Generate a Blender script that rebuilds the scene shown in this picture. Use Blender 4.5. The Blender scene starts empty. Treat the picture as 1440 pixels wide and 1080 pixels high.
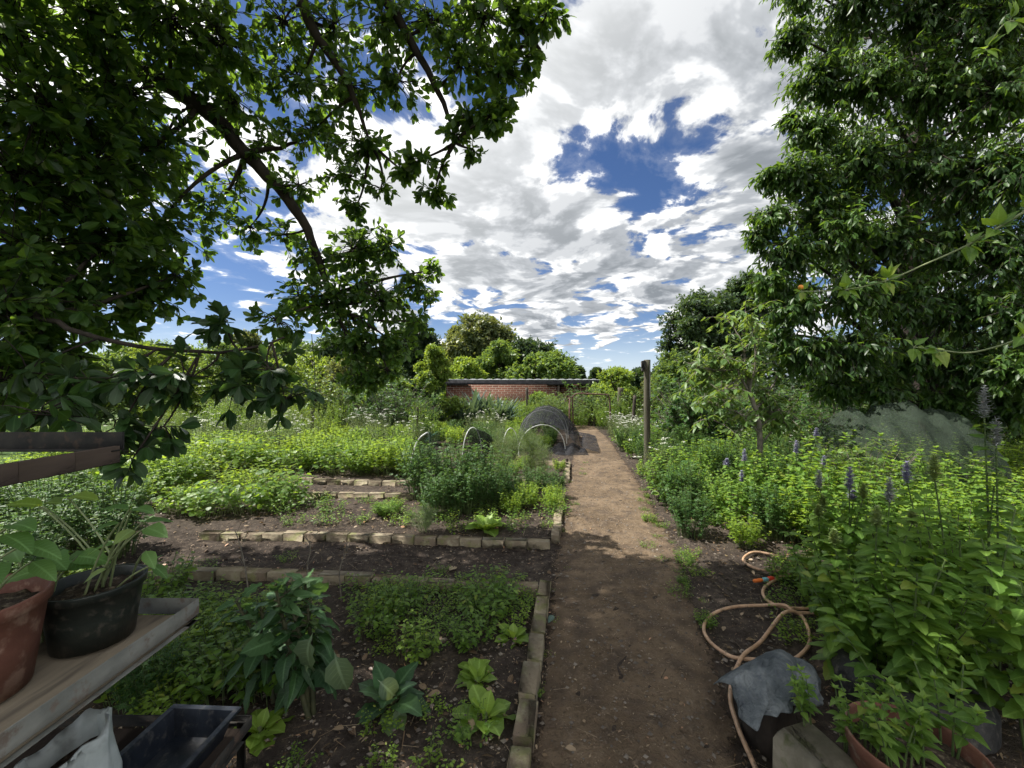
import bpy, math
import numpy as np

# ------------------------------------------------------------------ camera model (photo 1440x1080) used to measure positions
F, CX, CY, H = 575.0, 720.0, 540.0, 1.58
def W(px, py, d):
    return np.array([(px-CX)/F*d, d, H-(py-CY)/F*d])
def G(px, py, z=0.0):
    return W(px, py, F*(H-z)/(py-CY))
R = math.radians
SCN = bpy.context.scene
COL = SCN.collection
SUN_ELEV, SUN_DIR_XY = R(57), np.array([-0.97, 0.22])
SUN_DIR_XY = SUN_DIR_XY/np.linalg.norm(SUN_DIR_XY)
SUN = np.array([*(SUN_DIR_XY*math.cos(SUN_ELEV)), math.sin(SUN_ELEV)])

def nrm(v):
    v = np.asarray(v, float)
    return v/np.maximum(np.linalg.norm(v, axis=-1, keepdims=True), 1e-9)
def smooth(a, b, x):
    t = np.clip((x-a)/(b-a), 0, 1)
    return t*t*(3-2*t)
def RNG(s):
    return np.random.default_rng(s)

def gh(x, y):
    """height of the ground"""
    x = np.asarray(x, float); y = np.asarray(y, float)
    h = .012*np.sin(x*2.1+y*1.3+.4)+.010*np.sin(x*-1.7+y*2.9+1.1)+.006*np.sin(x*5.3+1.2)*np.sin(y*6.1+.3)
    h = h - smooth(14, 24, y)*.6 + smooth(30, 90, y)*1.2
    h = h + smooth(.9, 3.0, x-y*.16)*.10*smooth(30, 10, y)
    return h

# ------------------------------------------------------------------ geometry accumulator
class Geo:
    def __init__(s):
        s.v=[]; s.f=[]; s.n=0; s.rnd=[]; s.lu=[]; s.lv=[]
    def add(s, V, Fs, rnd=0.5, mat=0, lu=None, lv=None):
        V = np.asarray(V, float).reshape(-1,3); m=len(V)
        if not isinstance(Fs, list): Fs=[Fs]
        for f in Fs:
            f=np.asarray(f, np.int64)
            if f.size: s.f.append((f+s.n, mat))
        s.v.append(V); s.n+=m
        z=np.zeros(m)
        s.rnd.append(np.broadcast_to(np.asarray(rnd, float).ravel() if np.ndim(rnd) else rnd, (m,)).copy())
        s.lu.append(z if lu is None else np.asarray(lu, float).ravel())
        s.lv.append(z if lv is None else np.asarray(lv, float).ravel())
        return s
    def mesh(s, name, mats, flat=False):
        me=bpy.data.meshes.new(name)
        V=np.concatenate(s.v) if s.v else np.zeros((0,3))
        me.vertices.add(len(V)); me.vertices.foreach_set('co', V.astype(np.float32).ravel())
        idx=np.concatenate([f.ravel() for f,_ in s.f]).astype(np.int32)
        tot=np.concatenate([np.full(len(f), f.shape[1]) for f,_ in s.f])
        mi=np.concatenate([np.full(len(f), m) for f,m in s.f]).astype(np.int32)
        st=np.concatenate([[0], np.cumsum(tot)[:-1]]).astype(np.int32)
        me.loops.add(len(idx)); me.loops.foreach_set('vertex_index', idx)
        me.polygons.add(len(tot)); me.polygons.foreach_set('loop_start', st)
        me.polygons.foreach_set('material_index', mi)
        me.polygons.foreach_set('use_smooth', np.full(len(tot), not flat))
        for nm,a in (('rnd',s.rnd),('lu',s.lu),('lv',s.lv)):
            at=me.attributes.new(nm,'FLOAT','POINT'); at.data.foreach_set('value', np.concatenate(a).astype(np.float32))
        for m in mats: me.materials.append(m)
        me.update(calc_edges=True)
        return me
    def build(s, name, mats, parent=None, loc=None, flat=False, **tags):
        if not isinstance(mats,(list,tuple)): mats=[mats]
        o=bpy.data.objects.new(name, s.mesh(name, mats, flat))
        COL.objects.link(o)
        if parent is not None: o.parent=parent
        if loc is not None: o.location=loc
        tag(o, **tags)
        return o

def tag(o, label=None, cat=None, group=None, kind=None):
    if label: o['label']=label
    if cat: o['category']=cat
    if group: o['group']=group
    if kind: o['kind']=kind
    return o
def empty(name, loc=(0,0,0), rz=0, label=None, cat=None, group=None):
    o=bpy.data.objects.new(name, None); COL.objects.link(o)
    o.empty_display_size=.1
    o.location=loc; o.rotation_euler=(0,0,rz)
    return tag(o,label,cat,group)
def dup(root, loc, rz=0, sc=1.0, label=None, group=None, cat=None):
    """copy of a thing with copies of its parts and sub-parts (mesh data shared)"""
    r=root.copy(); COL.objects.link(r)
    r.location=loc; r.rotation_euler=(root.rotation_euler.x,root.rotation_euler.y,rz)
    r.scale=(sc,)*3 if np.isscalar(sc) else sc
    tag(r,label,cat,group)
    for ch in list(root.children):
        c=ch.copy(); COL.objects.link(c); c.parent=r
        for g in list(ch.children):
            d=g.copy(); COL.objects.link(d); d.parent=c
    return r

# ------------------------------------------------------------------ shapes
def box(g, c, size, rz=0.0, rot=None, bevel=0.0, mat=0, rnd=.5, jit=0.0, rng=None):
    """bevelled box (chamfered edges)"""
    sx,sy,sz=[k/2 for k in size]; b=min(bevel, sx*.9, sy*.9, sz*.9)
    if b<=0:
        V=np.array([[i,j,k] for i in(-sx,sx) for j in(-sy,sy) for k in(-sz,sz)],float)
        Fq=np.array([[0,1,3,2],[4,6,7,5],[0,4,5,1],[2,3,7,6],[0,2,6,4],[1,5,7,3]]); fs=[Fq]
    else:
        V=[];ix={}
        for i in(-1,1):
            for j in(-1,1):
                for k in(-1,1):
                    for ax in range(3):
                        p=[i*(sx-b),j*(sy-b),k*(sz-b)]; p[ax]=(i*sx,j*sy,k*sz)[ax]
                        ix[(i,j,k,ax)]=len(V); V.append(p)
        V=np.array(V)
        quads=[];tris=[]
        for ax in range(3):
            a,c_=[q for q in range(3) if q!=ax]
            for s in(-1,1):
                q=[]
                for (u,v) in((-1,-1),(1,-1),(1,1),(-1,1)):
                    k=[0,0,0];k[ax]=s;k[a]=u;k[c_]=v;q.append(ix[(*k,ax)])
                quads.append(q)
        for ax in range(3):
            a,c_=[q for q in range(3) if q!=ax]
            for u in(-1,1):
                for v in(-1,1):
                    k0=[0,0,0];k0[a]=u;k0[c_]=v;k0[ax]=-1
                    k1=list(k0);k1[ax]=1
                    quads.append([ix[(*k0,a)],ix[(*k1,a)],ix[(*k1,c_)],ix[(*k0,c_)]])
        for i in(-1,1):
            for j in(-1,1):
                for k in(-1,1): tris.append([ix[(i,j,k,0)],ix[(i,j,k,1)],ix[(i,j,k,2)]])
        fs=[np.array(quads),np.array(tris)]
    if jit and rng is not None: V=V+rng.normal(0,jit,V.shape)
    if rot is not None: V=V@np.asarray(rot).T
    if rz:
        c_,s_=math.cos(rz),math.sin(rz); V=V@np.array([[c_,s_,0],[-s_,c_,0],[0,0,1]])
    g.add(V+np.asarray(c,float), fs, rnd=rnd, mat=mat)
    return g
def bar(g, a, b, w, h, bevel=.003, mat=0, up=(0,0,1), rnd=.5):
    """rectangular bar from a to b, width w (sideways), height h (along up)"""
    a=np.asarray(a,float);b=np.asarray(b,float)
    y=nrm(b-a); x=nrm(np.cross(y,np.asarray(up,float))); z=np.cross(x,y)
    return box(g,(a+b)/2,(w,np.linalg.norm(b-a),h),rot=np.stack([x,y,z],1),bevel=bevel,mat=mat,rnd=rnd)

def tubes(g, P, Rd, sides=4, mat=0, rnd=.5, cap=False):
    """N tubes at once; P (N,K,3), Rd (N,K)"""
    P=np.asarray(P,float); 
    if P.ndim==2: P=P[None]
    N,K,_=P.shape
    Rd=np.broadcast_to(np.asarray(Rd,float),(N,K))
    T=nrm(np.gradient(P,axis=1))
    ref=np.array([.43,.31,.85])
    X=np.cross(T,ref); bad=np.linalg.norm(X,axis=-1)<.15
    X[bad]=np.cross(T[bad],np.array([1.,-.2,.1])); X=nrm(X); Y=np.cross(T,X)
    a=np.arange(sides)/sides*2*math.pi
    V=P[:,:,None]+Rd[:,:,None,None]*(np.cos(a)[None,None,:,None]*X[:,:,None]+np.sin(a)[None,None,:,None]*Y[:,:,None])
    base=(np.arange(N)*K*sides)[:,None,None]+(np.arange(K-1)*sides)[None,:,None]
    i=np.arange(sides);j=(i+1)%sides
    q=np.stack([base+i,base+j,base+j+sides,base+i+sides],-1).reshape(-1,4)
    fs=[q]
    if cap:
        e=np.concatenate([(np.arange(N)*K*sides)[:,None]+i[::-1],(np.arange(N)*K*sides+(K-1)*sides)[:,None]+i]); fs.append(e)
    r=rnd if np.ndim(rnd)==0 else np.repeat(np.asarray(rnd),K*sides)
    lv=np.broadcast_to(np.linspace(0,1,K)[None,:,None],(N,K,sides))
    g.add(V,fs,rnd=r,mat=mat,lv=lv)
    return g
def qbez(a,b,c,K):
    t=np.linspace(0,1,K)[:,None]
    a,b,c=[np.asarray(q,float)[...,None,:] for q in(a,b,c)]
    return (1-t)**2*a+2*t*(1-t)*b+t*t*c
def spline(pts, K):
    """Catmull-Rom through pts, K samples"""
    p=np.asarray(pts,float)
    if len(p)<3: return p[0]+(p[-1]-p[0])*np.linspace(0,1,K)[:,None]
    q=np.concatenate([[2*p[0]-p[1]],p,[2*p[-1]-p[-2]]])
    n=len(p)-1; tt=np.linspace(0,n-1e-6,K); i=tt.astype(int); t=(tt-i)[:,None]
    p0,p1,p2,p3=q[i],q[i+1],q[i+2],q[i+3]
    return .5*((2*p1)+(p2-p0)*t+(2*p0-5*p1+4*p2-p3)*t*t+(3*p1-p0-3*p2+p3)*t**3)
def lathe(g, prof, n=40, c=(0,0,0), mat=0, rnd=.5, rot=None):
    """prof list of (r,z)"""
    pr=np.asarray(prof,float); m=len(pr)
    a=np.arange(n)/n*2*math.pi
    V=np.stack([pr[:,0][:,None]*np.cos(a),pr[:,0][:,None]*np.sin(a),np.broadcast_to(pr[:,1][:,None],(m,n))],-1).reshape(-1,3)
    i=np.arange(n);j=(i+1)%n; b=(np.arange(m-1)*n)[:,None]
    q=np.stack([b+i,b+j,b+j+n,b+i+n],-1).reshape(-1,4)
    if rot is not None: V=V@np.asarray(rot).T
    g.add(V+np.asarray(c,float),[q],mat=mat,rnd=rnd); return g

# ------------------------------------------------------------------ leaves
def tpl(stations, widths, fold=.2, curl=.2, droop=0.0, wave=0.0, lobes=None):
    """leaf of unit length along +Y, normal +Z; first and last station are points"""
    V=[(0,0,0)];lu=[0];lv=[0];n=len(stations)
    for k,(t,w) in enumerate(zip(stations,widths)):
        zc=-curl*t*t+droop*0
        s=(1 if k%2 else -1)*wave
        V+=[(-w,t-(.04 if lobes else 0),zc+fold*w+s),(0,t,zc),(w,t-(.04 if lobes else 0),zc+fold*w-s)]; lu+=[-1,0,1]; lv+=[t]*3
    V.append((0,1,-curl)); lu.append(0); lv.append(1)
    q=[];tr=[(0,2,1),(0,3,2)]
    for k in range(n-1):
        a=1+3*k;b=a+3
        q+=[(a,a+1,b+1,b),(a+1,a+2,b+2,b+1)]
    a=1+3*(n-1); e=len(V)-1
    tr+=[(a,a+1,e),(a+1,a+2,e)]
    return dict(V=np.array(V,float),F=[np.array(q,int).reshape(-1,4),np.array(tr,int)],lu=np.array(lu,float),lv=np.array(lv,float))
T_DIA=dict(V=np.array([(0,0,0),(-.24,.5,.07),(.24,.5,.07),(0,1,-.12)]),F=[np.array([(0,2,3,1)])],lu=np.array([0,-1,1,0.]),lv=np.array([0,.5,.5,1.]))
T_LANCE=tpl([.35,.7],[.15,.13],.25,.22)
T_OBOV=tpl([.28,.55,.82],[.12,.22,.20],.25,.18)
T_OVAL=tpl([.2,.5,.8],[.22,.27,.17],.22,.2)
T_OVATE=tpl([.1,.28,.52,.78],[.20,.31,.24,.11],.2,.28,wave=.012)
T_NETTLE=tpl([.06,.15,.25,.36,.48,.6,.72,.84,.93],[.22,.34,.33,.35,.28,.28,.19,.17,.08],.18,.3)
T_ROUND=tpl([.08,.3,.6,.88],[.30,.48,.48,.26],.12,.1,wave=.03)
T_BLADE=tpl([.3,.65],[.035,.03],.3,.35)
T_STRAP=tpl([.15,.35,.6,.85],[.036,.05,.048,.03],.3,.3)
T_HAIR=dict(V=np.array([(-.012,0,0),(.012,0,0),(.006,1,-.1),(-.006,1,-.1)]),F=[np.array([(0,1,2,3)])],lu=np.array([-1,1,1,-1.]),lv=np.array([0,0,1,1.]))
T_LETT=tpl([.12,.3,.5,.7,.88],[.10,.20,.31,.36,.24],.3,.45,wave=.035)
T_CHARD=tpl([.14,.18,.25,.36,.5,.65,.8,.92],[.02,.12,.25,.33,.35,.31,.21,.10],.22,.5,wave=.032)
T_CHARD2=tpl([.14,.18,.25,.36,.5,.65,.8,.92],[.02,.10,.22,.27,.30,.25,.19,.08],.5,.85,wave=.045)
T_CHARD3=tpl([.14,.18,.25,.36,.5,.65,.8,.92],[.02,.13,.24,.35,.31,.33,.2,.11],.1,.15,wave=.05)
T_BROAD=tpl([.15,.35,.6,.85],[.16,.26,.24,.12],.28,.3,wave=.015)
def lobed(seg=None):
    """a three lobed, toothed leaf (celery, parsley)"""
    V=[];Fq=[];lu=[];lv=[]
    for ang,ln,off in((0,1.0,.25),(R(48),.72,.15),(R(-48),.72,.15)):
        pts=[(0,0,0),(-.2,.45,.04),(-.12,.7,.0),(0,1,-.12),(.12,.7,0),(.2,.45,.04)]
        b=len(V); c,s=math.cos(ang),math.sin(ang)
        for (x,y,z) in pts:
            x*=ln;y=y*ln;V.append((c*x+s*y,-s*x+c*y+.0,z));lu.append(x*4);lv.append(y)
        Fq+=[(b,b+5,b+4,b+3),(b,b+3,b+2,b+1)]
    return dict(V=np.array(V,float),F=[np.array(Fq)],lu=np.array(lu),lv=np.array(lv))
T_LOBE=lobed()
def leaves(g, T, P, D, Nh, S, rnd=.5, mat=0, wid=None):
    P=np.asarray(P,float).reshape(-1,3);N=len(P)
    if N==0: return g
    D=np.broadcast_to(np.asarray(D,float),(N,3));Nh=np.broadcast_to(np.asarray(Nh,float),(N,3))
    y=nrm(D);x=np.cross(y,Nh);bad=np.linalg.norm(x,axis=1)<1e-3
    x[bad]=np.cross(y[bad],[.3,.9,.2]);x=nrm(x);z=np.cross(x,y)
    S=np.broadcast_to(np.asarray(S,float),(N,))
    V0=T['V'];m=len(V0)
    X=np.broadcast_to(V0[None,:,0],(N,m)) if wid is None else V0[None,:,0]*np.asarray(wid)[:,None]
    V=P[:,None]+S[:,None,None]*(X[:,:,None]*x[:,None]+V0[None,:,1,None]*y[:,None]+V0[None,:,2,None]*z[:,None])
    off=np.arange(N)*m
    fs=[(f[None]+off[:,None,None]).reshape(-1,f.shape[1]) for f in T['F'] if f.size]
    r=np.repeat(np.broadcast_to(np.asarray(rnd,float),(N,)),m)
    g.add(V,fs,rnd=r,mat=mat,lu=np.tile(T['lu'],N),lv=np.tile(T['lv'],N))
    return g
def sph(rng,n):
    return nrm(rng.normal(size=(n,3)))
# ------------------------------------------------------------------ node helpers
class NB:
    def __init__(s, nt): s.nt=nt; nt.nodes.clear()
    def n(s, typ, ins=None, **attrs):
        nd=s.nt.nodes.new(typ)
        for k,v in attrs.items(): setattr(nd,k,v)
        for k,v in (ins or {}).items():
            sk=nd.inputs[k]
            if hasattr(v,'is_output'): s.nt.links.new(v,sk)
            else:
                if isinstance(v,(tuple,list)) and len(v)==3 and sk.type=='RGBA': v=(*v,1)
                sk.default_value=v
        return nd
    def m(s,op,a,b=0.0,c=0.0,clamp=False):
        nd=s.n('ShaderNodeMath',operation=op,use_clamp=clamp)
        for i,v in enumerate((a,b,c)):
            if hasattr(v,'is_output'): s.nt.links.new(v,nd.inputs[i])
            else: nd.inputs[i].default_value=v
        return nd.outputs[0]
    def vm(s,op,a,b=(0,0,0),scale=None):
        nd=s.n('ShaderNodeVectorMath',operation=op)
        for i,v in enumerate((a,b)):
            if hasattr(v,'is_output'): s.nt.links.new(v,nd.inputs[i])
            else: nd.inputs[i].default_value=v
        if scale is not None:
            if hasattr(scale,'is_output'): s.nt.links.new(scale,nd.inputs['Scale'])
            else: nd.inputs['Scale'].default_value=scale
        return nd
    def noise(s,vec,scale,detail=4,rough=.5,dist=0.0,out='Fac'):
        nd=s.n('ShaderNodeTexNoise',{'Scale':scale,'Detail':detail,'Roughness':rough,'Distortion':dist})
        if vec is not None: s.nt.links.new(vec,nd.inputs['Vector'])
        return nd.outputs[out]
    def step(s,x,a,b,o0=0.0,o1=1.0,smooth=True):
        nd=s.n('ShaderNodeMapRange',{'From Min':a,'From Max':b,'To Min':o0,'To Max':o1},interpolation_type='SMOOTHSTEP' if smooth else 'LINEAR')
        s.nt.links.new(x,nd.inputs['Value']); return nd.outputs['Result']
    def mix(s,f,a,b,mode='MIX'):
        nd=s.n('ShaderNodeMix',data_type='RGBA',blend_type=mode)
        for sk,v in((nd.inputs[0],f),(nd.inputs[6],a),(nd.inputs[7],b)):
            if hasattr(v,'is_output'): s.nt.links.new(v,sk)
            else: sk.default_value=(*v,1) if isinstance(v,(tuple,list)) and len(v)==3 else v
        return nd.outputs[2]
    def ramp(s,x,stops):
        nd=s.n('ShaderNodeValToRGB',{'Fac':x}); cr=nd.color_ramp
        while len(cr.elements)<len(stops): cr.elements.new(.5)
        for e,(p,c) in zip(cr.elements,stops): e.position=p; e.color=(*c,1)
        return nd.outputs['Color']
    def attr(s,name): return s.n('ShaderNodeAttribute',attribute_name=name).outputs['Fac']
    def link(s,a,b): s.nt.links.new(a,b)

def newmat(name):
    m=bpy.data.materials.new(name); m.use_nodes=True
    b=NB(m.node_tree); out=b.n('ShaderNodeOutputMaterial')
    return m,b,out
def leaf_mat(name, dark, mid, light, trans=.38, rough=.45, midrib=.25, veins=0.0, tcol=None, spec=.35, hole=0.0):
    m,b,out=newmat(name)
    r=b.attr('rnd'); lu=b.attr('lu'); lv=b.attr('lv')
    geo=b.n('ShaderNodeNewGeometry'); oi=b.n('ShaderNodeObjectInfo')
    pos=geo.outputs['Position']
    nz=b.noise(pos,9.0,3,.6)
    x=b.m('ADD',r,b.m('MULTIPLY',b.m('SUBTRACT',nz,.5),.55))
    x=b.m('ADD',x,b.m('MULTIPLY',b.m('SUBTRACT',oi.outputs['Random'],.5),.18),clamp=True)
    col=b.ramp(x,[(0.05,dark),(.5,mid),(.95,light)])
    old=b.step(b.m('FRACT',b.m('MULTIPLY',r,97.3)),.965,.97)
    col=b.mix(b.m('MULTIPLY',old,.75),col,tuple(min(1,c*k+.02) for c,k in zip(light,(1.5,1.05,.9))))
    au=b.m('ABSOLUTE',lu)
    if midrib:
        rib=b.step(au,.03,.16,midrib,0.0)
        col=b.mix(rib,col,tuple(min(1,c*2.2+.05) for c in light))
    if veins:
        w=b.m('SINE',b.m('MULTIPLY',b.m('SUBTRACT',lv,b.m('MULTIPLY',au,.16)),62.0))
        vv=b.m('MULTIPLY',b.step(w,.72,1.0,0,veins),b.step(au,.95,.5,0,1))
        col=b.mix(vv,col,tuple(min(1,c*1.8+.03) for c in light))
    # leaf undersides are paler and duller
    under=b.mix(.35,col,tuple(c*.6+.05 for c in mid))
    col=b.mix(geo.outputs['Backfacing'],col,under)
    p=b.n('ShaderNodeBsdfPrincipled',{'Base Color':col,'Roughness':rough,'Specular IOR Level':spec})
    tc=b.mix(.75,col,tcol or (light[0]*2.6,light[1]*2.3,light[2]*.9),'MIX')
    t=b.n('ShaderNodeBsdfTranslucent',{'Color':tc})
    if midrib or veins:
        bm=b.n('ShaderNodeBump',{'Strength':.25,'Distance':.004}); 
        hh=b.noise(pos,60,2,.5)
        b.link(hh,bm.inputs['Height']); b.link(bm.outputs[0],p.inputs['Normal'])
    mx=b.n('ShaderNodeMixShader',{0:trans,1:p.outputs[0],2:t.outputs[0]})
    b.link(mx.outputs[0],out.inputs[0])
    return m
def plain(name, c0, c1, scale=8, rough=.7, bump=.3, bscale=None, spec=.3, metal=0, detail=6, stretch=None, c2=None, s2=30, dist=.01):
    m,b,out=newmat(name)
    tc=b.n('ShaderNodeTexCoord').outputs['Object']
    if stretch: tc=b.vm('MULTIPLY',tc,stretch).outputs[0]
    n1=b.noise(tc,scale,detail,.6)
    col=b.mix(b.step(n1,.32,.68),c0,c1)
    if c2 is not None:
        n3=b.noise(tc,s2,4,.65); col=b.mix(b.step(n3,.52,.68),col,c2)
    r=b.attr('rnd'); col=b.mix(1.0,col,b.mix(r,(.75,.75,.75),(1.25,1.25,1.25)),'MULTIPLY')
    p=b.n('ShaderNodeBsdfPrincipled',{'Base Color':col,'Roughness':rough,'Specular IOR Level':spec,'Metallic':metal})
    if bump:
        n2=b.noise(tc,bscale or scale*6,6,.6)
        bm=b.n('ShaderNodeBump',{'Strength':bump,'Distance':dist,'Height':n2}); b.link(bm.outputs[0],p.inputs['Normal'])
    b.link(p.outputs[0],out.inputs[0]); return m

M={}
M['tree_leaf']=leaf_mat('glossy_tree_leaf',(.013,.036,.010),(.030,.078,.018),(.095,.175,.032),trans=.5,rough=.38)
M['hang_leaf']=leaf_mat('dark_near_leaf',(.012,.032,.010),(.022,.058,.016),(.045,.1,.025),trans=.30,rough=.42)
M['right_leaf']=leaf_mat('drooping_leaf',(.013,.035,.010),(.029,.073,.016),(.085,.16,.027),trans=.40,rough=.42)
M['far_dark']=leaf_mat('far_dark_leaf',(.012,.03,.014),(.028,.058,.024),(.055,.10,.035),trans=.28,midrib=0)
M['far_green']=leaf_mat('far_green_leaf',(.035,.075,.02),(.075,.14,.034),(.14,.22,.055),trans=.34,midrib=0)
M['far_lime']=leaf_mat('far_lime_leaf',(.065,.115,.02),(.12,.2,.034),(.2,.29,.055),trans=.36,midrib=0)
M['far_olive']=leaf_mat('far_olive_leaf',(.045,.065,.028),(.085,.115,.045),(.15,.185,.075),trans=.3,midrib=0)
M['herb']=leaf_mat('herb_leaf',(.04,.095,.018),(.085,.17,.028),(.16,.26,.042),trans=.48,midrib=.15)
M['herb_lime']=leaf_mat('lime_herb_leaf',(.06,.125,.017),(.115,.20,.026),(.205,.305,.045),trans=.48,midrib=.1)
M['herb_deep']=leaf_mat('deep_herb_leaf',(.018,.055,.016),(.038,.095,.026),(.075,.15,.04),trans=.36,midrib=.1)
M['herb_grey']=leaf_mat('grey_herb_leaf',(.05,.08,.04),(.09,.135,.065),(.15,.2,.1),trans=.34,midrib=.1)
M['mint']=leaf_mat('mint_leaf',(.042,.10,.022),(.082,.165,.032),(.16,.26,.045),trans=.47,midrib=.3,veins=.28)
M['fennel']=leaf_mat('fennel_leaf',(.05,.10,.035),(.085,.15,.055),(.14,.21,.08),trans=.3,midrib=0)
M['chard']=leaf_mat('chard_leaf',(.014,.042,.015),(.028,.075,.024),(.06,.125,.042),trans=.26,midrib=.4,veins=.2,rough=.5)
M['chard_old']=leaf_mat('old_chard_leaf',(.05,.085,.05),(.085,.13,.075),(.13,.18,.10),trans=.22,midrib=.4,veins=.25)
M['lettuce']=leaf_mat('lettuce_leaf',(.08,.15,.02),(.14,.24,.032),(.22,.33,.06),trans=.42,midrib=.4,veins=.2)
M['seedling']=leaf_mat('seedling_leaf',(.05,.12,.035),(.09,.19,.055),(.15,.27,.085),trans=.46,midrib=.35,veins=.3)
M['strap']=leaf_mat('bluish_strap_leaf',(.022,.055,.042),(.045,.09,.07),(.10,.16,.13),trans=.2,midrib=.2)
M['dry']=leaf_mat('dry_leaf',(.07,.04,.02),(.14,.09,.048),(.34,.26,.165),trans=.15,midrib=.1,tcol=(.3,.18,.08))
M['umbel']=plain('white_flower',(.62,.64,.52),(.8,.8,.72),20,.8,0)
M['spike']=leaf_mat('mauve_spike',(.17,.16,.26),(.28,.27,.40),(.46,.45,.60),trans=.2,midrib=0,tcol=(.3,.3,.4))
M['spike_green']=leaf_mat('green_spike',(.10,.16,.05),(.18,.26,.09),(.3,.38,.16),trans=.25,midrib=0)
M['spike_grey']=leaf_mat('grey_spike',(.22,.24,.22),(.36,.38,.36),(.55,.56,.55),trans=.2,midrib=0,tcol=(.4,.4,.4))
M['bark']=plain('dark_bark',(.018,.014,.011),(.055,.043,.034),6,.9,.8,18,stretch=(1,1,.35))
M['twig']=plain('grey_twig',(.09,.08,.065),(.2,.175,.14),14,.85,.3)
M['twig_dark']=plain('dark_twig',(.02,.016,.012),(.05,.04,.03),14,.85,.3)
M['stem']=plain('green_stem',(.05,.085,.025),(.10,.14,.045),20,.6,.1)
M['stem_dark']=plain('brown_green_stem',(.035,.04,.02),(.075,.075,.035),20,.6,.1)
M['stem_pale']=plain('pale_stem',(.16,.2,.09),(.26,.3,.15),20,.55,.1)
M['post']=plain('weathered_post',(.055,.048,.034),(.125,.112,.08),5,.85,.6,20,stretch=(1,1,.12),c2=(.06,.075,.035))
M['stake']=plain('dark_stake',(.03,.024,.02),(.08,.065,.05),8,.85,.4,stretch=(1,1,.2))
M['rust']=plain('rusty_tube',(.05,.028,.02),(.12,.065,.045),18,.7,.3,c2=(.2,.14,.11))
M['board']=plain('weathered_board',(.095,.078,.055),(.23,.19,.135),3.5,.75,.35,20,stretch=(1,.15,1),c2=(.09,.075,.055),s2=11)
M['angle']=plain('painted_angle_iron',(.095,.098,.084),(.15,.15,.13),10,.55,.15,c2=(.10,.075,.055),s2=24,spec=.4)
M['angle_dark']=plain('dark_angle_iron',(.018,.018,.017),(.04,.037,.032),10,.85,.2,c2=(.06,.042,.032),s2=30,spec=.15)
M['plank']=plain('dark_plank',(.03,.022,.017),(.075,.054,.04),4,.85,.5,22,stretch=(1,.15,1))
M['blackpot']=plain('black_plastic',(.010,.014,.012),(.022,.027,.022),9,.42,.1,spec=.45,c2=(.06,.055,.045),s2=40)
M['terra']=plain('terracotta_plastic',(.13,.055,.04),(.2,.085,.06),6,.55,.12,60,c2=(.33,.2,.15),s2=14,spec=.3)
M['white']=plain('white_plastic',(.36,.40,.39),(.52,.56,.55),7,.4,.25,10,c2=(.3,.32,.31),s2=9)
M['tray']=plain('navy_plastic',(.007,.009,.014),(.015,.02,.029),8,.35,.1,c2=(.05,.05,.05),s2=30,spec=.5)
M['potsoil']=plain('pot_soil',(.025,.017,.012),(.07,.05,.035),30,.95,1.0,70,c2=(.16,.13,.09),s2=60)
M['rubber']=plain('tyre_rubber',(.018,.018,.018),(.045,.044,.042),12,.8,.3,c2=(.1,.09,.075),s2=22)
M['concrete']=plain('mossy_concrete',(.13,.118,.085),(.24,.215,.165),7,.9,.6,40,c2=(.10,.105,.05),s2=9)
M['pipe']=plain('white_pipe',(.6,.62,.6),(.78,.78,.75),8,.4,0)
M['hosem']=plain('tan_hose',(.36,.22,.13),(.52,.34,.22),14,.5,.1,c2=(.2,.14,.09),s2=30,spec=.4)
M['orange']=plain('orange_plastic',(.6,.12,.02),(.75,.2,.04),10,.4,0)
M['redp']=plain('red_plastic',(.45,.03,.02),(.55,.06,.03),10,.4,0)
M['bluep']=plain('pale_blue_plastic',(.12,.32,.36),(.2,.42,.45),10,.4,0)
M['dark']=plain('dark_cast_iron',(.02,.02,.02),(.05,.048,.045),20,.6,.2)
M['pebble']=plain('pebble_stone',(.07,.058,.047),(.2,.172,.14),9,.85,.3)
M['chip']=plain('chip_straw',(.16,.11,.065),(.36,.28,.19),9,.9,0)
M['clay']=plain('brown_pot_clay',(.13,.055,.038),(.2,.09,.06),8,.7,.2,c2=(.28,.2,.15),s2=14)
M['roofm']=plain('dark_roof_sheet',(.02,.021,.024),(.05,.05,.055),5,.5,.1,metal=.0)
M['roof_edge']=plain('pale_roof_edge',(.38,.4,.42),(.55,.57,.58),6,.5,.1)
M['orangef']=plain('orange_berry',(.75,.22,.02),(.85,.32,.05),9,.4,0)
M['stone']=plain('grey_stone',(.14,.13,.11),(.28,.26,.22),5,.9,.5,c2=(.08,.085,.05),s2=10)

def edging_mat():
    m,b,out=newmat('mossy_edging_brick')
    tc=b.n('ShaderNodeTexCoord').outputs['Object']; oi=b.n('ShaderNodeObjectInfo').outputs['Random']
    off=b.n('ShaderNodeCombineXYZ',{'X':b.m('MULTIPLY',oi,37.0),'Y':b.m('MULTIPLY',oi,91.0),'Z':0.0}).outputs[0]
    v=b.vm('ADD',tc,off).outputs[0]
    base=b.mix(oi,(.15,.115,.082),(.215,.18,.125))
    n1=b.noise(v,11,6,.65); col=b.mix(b.step(n1,.45,.68),base,(.27,.24,.165))
    n2=b.noise(v,7,5,.6); col=b.mix(b.step(n2,.5,.66,0,.75),col,(.155,.165,.06))
    n3=b.noise(v,26,5,.7); col=b.mix(b.step(n3,.58,.7,0,.8),col,(.06,.05,.035))
    p=b.n('ShaderNodeBsdfPrincipled',{'Base Color':col,'Roughness':.9,'Specular IOR Level':.2})
    bm=b.n('ShaderNodeBump',{'Strength':.8,'Distance':.012,'Height':b.noise(v,38,6,.65)}); b.link(bm.outputs[0],p.inputs['Normal'])
    b.link(p.outputs[0],out.inputs[0]); return m
M['edging']=edging_mat()

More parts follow.
